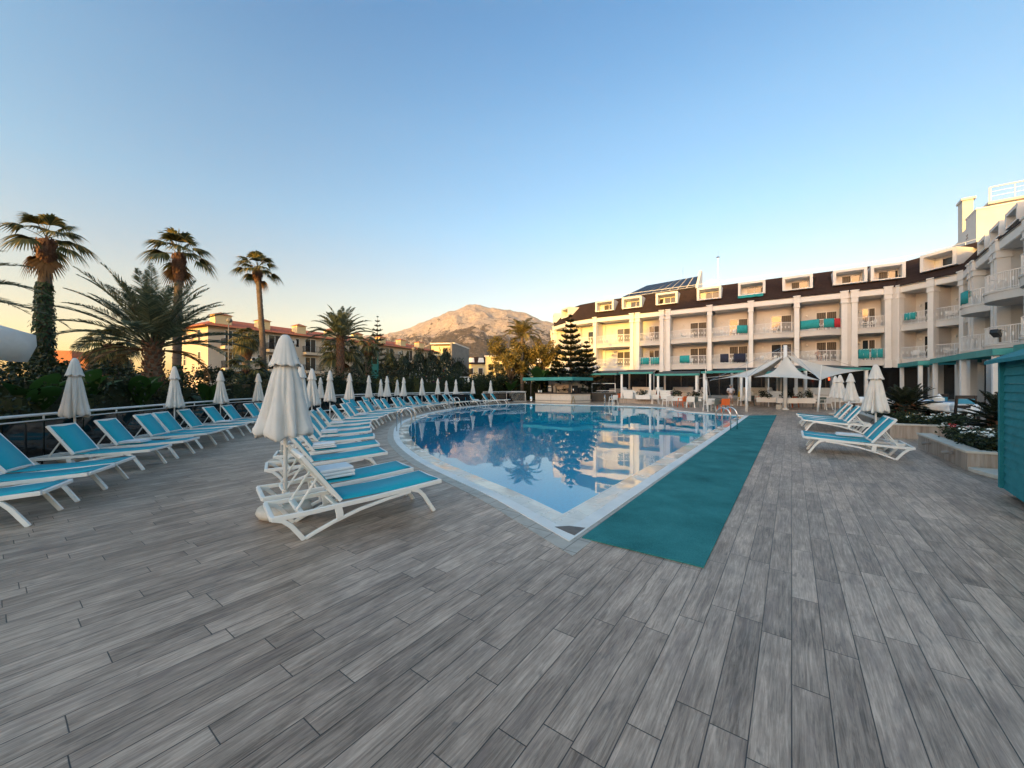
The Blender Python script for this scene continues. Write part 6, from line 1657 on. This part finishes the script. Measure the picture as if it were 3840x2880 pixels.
# ================================================================== people
SKIN = M('skin', (.36,.20,.13), .55, .06, 6); TEE = M('white_shirt', (.62,.58,.60), .9, .05, 9, .3); SHORT = M('pale_shorts', (.60,.47,.44), .9, .05, 9, .3); HAIR = M('grey_hair', (.22,.20,.19), .8, .2, 20); SHOE = M('white_shoes', (.7,.7,.68), .6)
def skin_mesh(name, mat, J, Eg, parent, root=0, sub=1):
    me = bpy.data.meshes.new(name); me.from_pydata([j[:3] for j in J], Eg, []); o = bpy.data.objects.new(name, me); COL.objects.link(o); o.parent = parent
    sk = o.modifiers.new('skin', 'SKIN'); sk.use_smooth_shade = True
    for i, j in enumerate(J):
        rr_ = j[3]; me.skin_vertices[0].data[i].radius = (rr_, rr_) if not isinstance(rr_, tuple) else rr_
        me.skin_vertices[0].data[i].use_root = (i == root)
    sb = o.modifiers.new('sub', 'SUBSURF'); sb.levels = sub; sb.render_levels = sub
    me.materials.append(mat); return o
def walker(x, y, rz, h, label):
    o = empty('person', (x, y, 0), rz, label, 'person'); k = h/1.75
    J = [(0,0,.93,.13),(0,0,1.10,.115),(0,0,1.28,.14),(0,0,1.42,.10),(0,-.01,1.50,.055),(0,-.015,1.57,.075),(0,-.01,1.67,.098),(0,0,1.745,.06),
         (.09,0,.88,.095),(.10,-.14,.50,.062),(.10,-.10,.27,.052),(.10,.02,.08,.036),(.11,-.12,.03,.03),
         (-.09,0,.88,.095),(-.10,.04,.50,.062),(-.10,.14,.27,.052),(-.10,.26,.10,.036),(-.11,.16,.04,.03),
         (.19,0,1.42,.062),(.29,-.02,1.16,.045),(.16,-.22,1.06,.034),(.09,-.27,1.07,.030),
         (-.19,0,1.42,.062),(-.29,.0,1.16,.045),(-.18,-.22,1.06,.034),(-.11,-.28,1.05,.030)]
    Eg = [(0,1),(1,2),(2,3),(3,4),(4,5),(5,6),(6,7),(0,8),(8,9),(9,10),(10,11),(11,12),(0,13),(13,14),(14,15),(15,16),(16,17),(3,18),(18,19),(19,20),(20,21),(3,22),(22,23),(23,24),(24,25)]
    nb = len(J)
    for base, sx in ((21,1),(25,-1)):   # fingers and thumb
        b = J[base]
        for q in range(4):
            J.append((b[0]-sx*.045, b[1]-.03, b[2]+.028-.018*q, .009)); J.append((b[0]-sx*(.085-.006*abs(q-1)), b[1]-.035, b[2]+.020-.018*q, .0075)); Eg += [(base, len(J)-2), (len(J)-2, len(J)-1)]
        J.append((b[0]-sx*.01, b[1]-.03, b[2]+.055, .010)); J.append((b[0]-sx*.035, b[1]-.045, b[2]+.075, .008)); Eg += [(base, len(J)-2), (len(J)-2, len(J)-1)]
    bd = skin_mesh('body', SKIN, J, Eg, o)
    skin_mesh('t_shirt', TEE, [(0,0,.95,.165),(0,0,1.12,.15),(0,0,1.30,.17),(0,0,1.43,.12),(.19,0,1.43,.085),(.27,-.01,1.22,.078),(-.19,0,1.43,.085),(-.27,.0,1.22,.078)], [(0,1),(1,2),(2,3),(3,4),(4,5),(3,6),(6,7)], o)
    skin_mesh('shorts', SHORT, [(0,0,.96,.155),(0,0,.88,.15),(.095,-.05,.72,.105),(.10,-.11,.58,.095),(-.095,.02,.72,.105),(-.10,.035,.58,.095)], [(0,1),(1,2),(2,3),(1,4),(4,5)], o)
    m = MB(); m.lathe([(.0,.10),(.06,.085),(.098,.03),(.103,-.02),(.085,-.05)], 16, (0,.012,1.685), cap=False); m.build('hair', HAIR, o, True, solid=.006)
    f = MB(); f.lathe([(.0,.03),(.016,.0),(.012,-.02)], 8, (0,-.112,1.655)); f.lathe([(.0,.03),(.02,0),(.0,-.03)], 6, (.096,-.0,1.66)); f.lathe([(.0,.03),(.02,0),(.0,-.03)], 6, (-.096,-.0,1.66)); f.build('nose_and_ears', SKIN, o, True)
    e_ = MB()
    for sx in (-.035,.035): e_.lathe([(.0,.009),(.011,0),(.0,-.009)], 8, (sx,-.096,1.682))
    e_.box((0,-.097,1.612),(.045,.012,.008)); e_.build('eyes_and_mouth', BLACKM, o)
    for sx, y_, z_ in ((.105,-.06,.045),(-.105,.22,.06)): MB().box((sx,y_,z_),(.095,.26,.085)).build('shoe', SHOE, o, bevel=.025)
    o.scale = (k,k,k); return o
walker(*G(2740,1521), R(-14), 1.56, 'person in white T-shirt and pale shorts walking before the restaurant, arms bent')
def sitter(v, rz, label, k=.92):
    o = empty('person', v, rz, label, 'person')
    J = [(0,0,.53,.13),(0,.03,.72,.125),(0,.05,.92,.15),(0,.05,1.04,.10),(0,.03,1.12,.055),(0,.02,1.20,.078),(0,.02,1.30,.098),(0,.03,1.37,.06),
         (.09,-.02,.52,.085),(.11,-.42,.50,.062),(.11,-.45,.22,.048),(.11,-.44,.06,.035),(.11,-.56,.03,.03),(-.09,-.02,.52,.085),(-.11,-.42,.50,.062),(-.11,-.45,.22,.048),(-.11,-.44,.06,.035),(-.11,-.56,.03,.03),
         (.19,.05,1.03,.06),(.26,.0,.78,.045),(.2,-.22,.66,.034),(.17,-.30,.64,.03),(-.19,.05,1.03,.06),(-.26,.0,.78,.045),(-.2,-.22,.66,.034),(-.17,-.30,.64,.03)]
    Eg = [(0,1),(1,2),(2,3),(3,4),(4,5),(5,6),(6,7),(0,8),(8,9),(9,10),(10,11),(11,12),(0,13),(13,14),(14,15),(15,16),(16,17),(3,18),(18,19),(19,20),(20,21),(3,22),(22,23),(23,24),(24,25)]
    for base, sx in ((21,1),(25,-1)):
        b = J[base]
        for q in range(4):
            J.append((b[0]+sx*(.02-.016*q), b[1]-.05, b[2]-.004, .009)); J.append((b[0]+sx*(.02-.016*q), b[1]-.085+.005*abs(q-1), b[2]-.018, .0075)); Eg += [(base, len(J)-2), (len(J)-2, len(J)-1)]
        J.append((b[0]-sx*.035, b[1]-.015, b[2], .010)); J.append((b[0]-sx*.05, b[1]-.045, b[2]-.008, .008)); Eg += [(base, len(J)-2), (len(J)-2, len(J)-1)]
    skin_mesh('body', SKIN, J, Eg, o)
    skin_mesh('shorts', NAVYTOWEL, [(0,0,.60,.145),(0,0,.53,.145),(.10,-.16,.52,.10),(.11,-.32,.51,.085),(-.10,-.16,.52,.10),(-.11,-.32,.51,.085)], [(0,1),(1,2),(2,3),(1,4),(4,5)], o)
    MB().lathe([(.0,.10),(.06,.085),(.098,.03),(.103,-.02),(.085,-.05)], 14, (0,.04,1.315), cap=False).build('hair', HAIR, o, True, solid=.006)
    MB().lathe([(.0,.03),(.016,.0),(.012,-.02)], 8, (0,-.08,1.285)).build('nose', SKIN, o, True)
    o.scale = (k,)*3
bp = bal(9, 0); v = hw(*local(bp[2], bp[3], bp[4], bp[5]*.46, -.1), bp[6]-.10); sitter(v, HA+R(20), 'shirtless person sitting on a lower balcony below the teal and red towels')

# ================================================================== flags, speakers, lamps
FL = [(1514,34.0,'w','white flag pole tip behind a closed umbrella',None),(1537,34,'r','red and white flag hanging from a short pole',1),(1560,34.2,'y','yellow flag hanging from a short pole',2),(1582,34.4,'y2','pale flag pole behind an umbrella top',None),(1603,34.6,'o','orange and white flag hanging from a short pole',3),(1625,34.8,'w2','white flag pole beside the bougainvillea',None),(1647,35,'w3','white flag pole right of the bougainvillea',None),(1669,35.2,'red','tall dark red flag on the tallest pole',4)]
FM = {1: REDTOWEL, 2: M('flag_yellow', (.5,.33,.02), .9), 3: ORANGE, 4: REDTOWEL}
for px, Y, c, lb, fm in FL:
    x = (px-CX)/F*Y; h = 2.55 if fm != 4 else 3.2
    o = empty('flag', (x, Y, 0), 0, lb, 'flag'); MB().tube([(0,0,0),(0,0,h)], .028, 6).lathe([(.0,.12),(.045,.03),(.03,0)], 8, (0,0,h)).build('pole', WMETAL, o, True)
    m = MB(); N = 8
    for i in range(N+1):
        t = i/N
        for j in range(5): s = j/4; m.v.append((-(.05+.34*s*(.35+.65*t)), .05*math.sin(3*s+5*t), h-.08-.9*t-.12*s))
    m.f = [(5*i+j,5*i+5+j,5*i+6+j,5*i+1+j) for i in range(N) for j in range(4)]
    if fm is None: continue
    m.build('cloth', FM[fm], o, True, solid=.006)
    if fm in (1,3):
        m2 = MB(); m2.v = [(x_*.52, y_-.012, z_-.01) for x_, y_, z_ in m.v]; m2.f = m.f; m2.build('white_stripe', WTOWEL, o, True, solid=.006)
for i, (px, Y) in enumerate(((1723,36),(1743,36.6))):
    x = (px-CX)/F*Y; o = empty('loudspeaker', (x, Y, 0), R(10), f'black loudspeaker on a stand in front of the yellow hotel, {("left","right")[i]} of two', 'loudspeaker', 'loudspeakers behind the pool')
    MB().box((0,0,2.35),(.40,.36,.66)).build('cabinet', BLACKM, o, bevel=.03); MB().tube([(0,0,.6),(0,0,2.05)], .03, 8).build('pole', BLACKM, o)
    for k in range(3): a = R(120*k+30); MB().tube([(0,0,.75),(math.cos(a)*.45,math.sin(a)*.45,0)], .018, 6).build('leg', BLACKM, o)
x = (1744-CX)/F*33.5; o = empty('towel_rack', (x,33.5,0), 0, 'white T-shaped stand with a hanging lantern behind the far loungers', 'stand'); MB().tube([(0,0,0),(0,0,2.25)], .03, 8).tube([(-.45,0,2.25),(.45,0,2.25)], .022, 6).build('frame', WMETAL, o)
MB().lathe([(.06,0),(.11,.05),(.11,.32),(.05,.4),(.0,.5)], 10, (.28,0,1.72)).build('lantern', FLW, o)
def lamppost(x, y, h, label, head='ball'):
    o = empty('street_lamp', (x, y, -.05), 0, label, 'street lamp'); MB().tube([(0,0,0),(0,0,h)], [.07,.05], 8).build('pole', GREYW, o, True)
    if head == 'ball': MB().lathe([(.05,-.05),(.26,.08),(.30,.25),(.2,.42),(.0,.46)], 14, (.1,0,h)).build('lamp_head', GREYW, o, True)
    else: MB().bar([(0,0,h),(.7,0,h+.25),(1.6,0,h+.75)], .12, .07, (0,1,0)).build('lamp_arm', GREYW, o); MB().box((1.7,0,h+.82),(.7,.24,.12),0,Matrix.Rotation(R(-28),3,'Y')).build('lamp_head', WMETAL, o, bevel=.03)
lamppost((857-CX)/F*43, 43, 8.6, 'grey street lamp with a round head before the red-roofed building'); lamppost((1868-CX)/F*48, 48, 5.4, 'street lamp with a slanted arm beside the sunlit tree', 'arm'); lamppost((1549-CX)/F*60, 60, 7.0, 'thin lamp pole in front of the far end of the red roof')
o = empty('teal_post', ((1405-CX)/F*31, 31, -.05), 0, 'teal painted post frame among the dark trees', 'post'); m = MB()
for s in (-.25,.25): m.tube([(s,0,0),(s,0,4.6)], .06, 6)
for z in (1.5,3.0,4.5): m.tube([(-.25,0,z),(.25,0,z)], .04, 6)
m.build('frame', TEALB, o); MB().box((0,-.1,2.6),(.5,.1,1.4)).build('panel', TEALB, o)
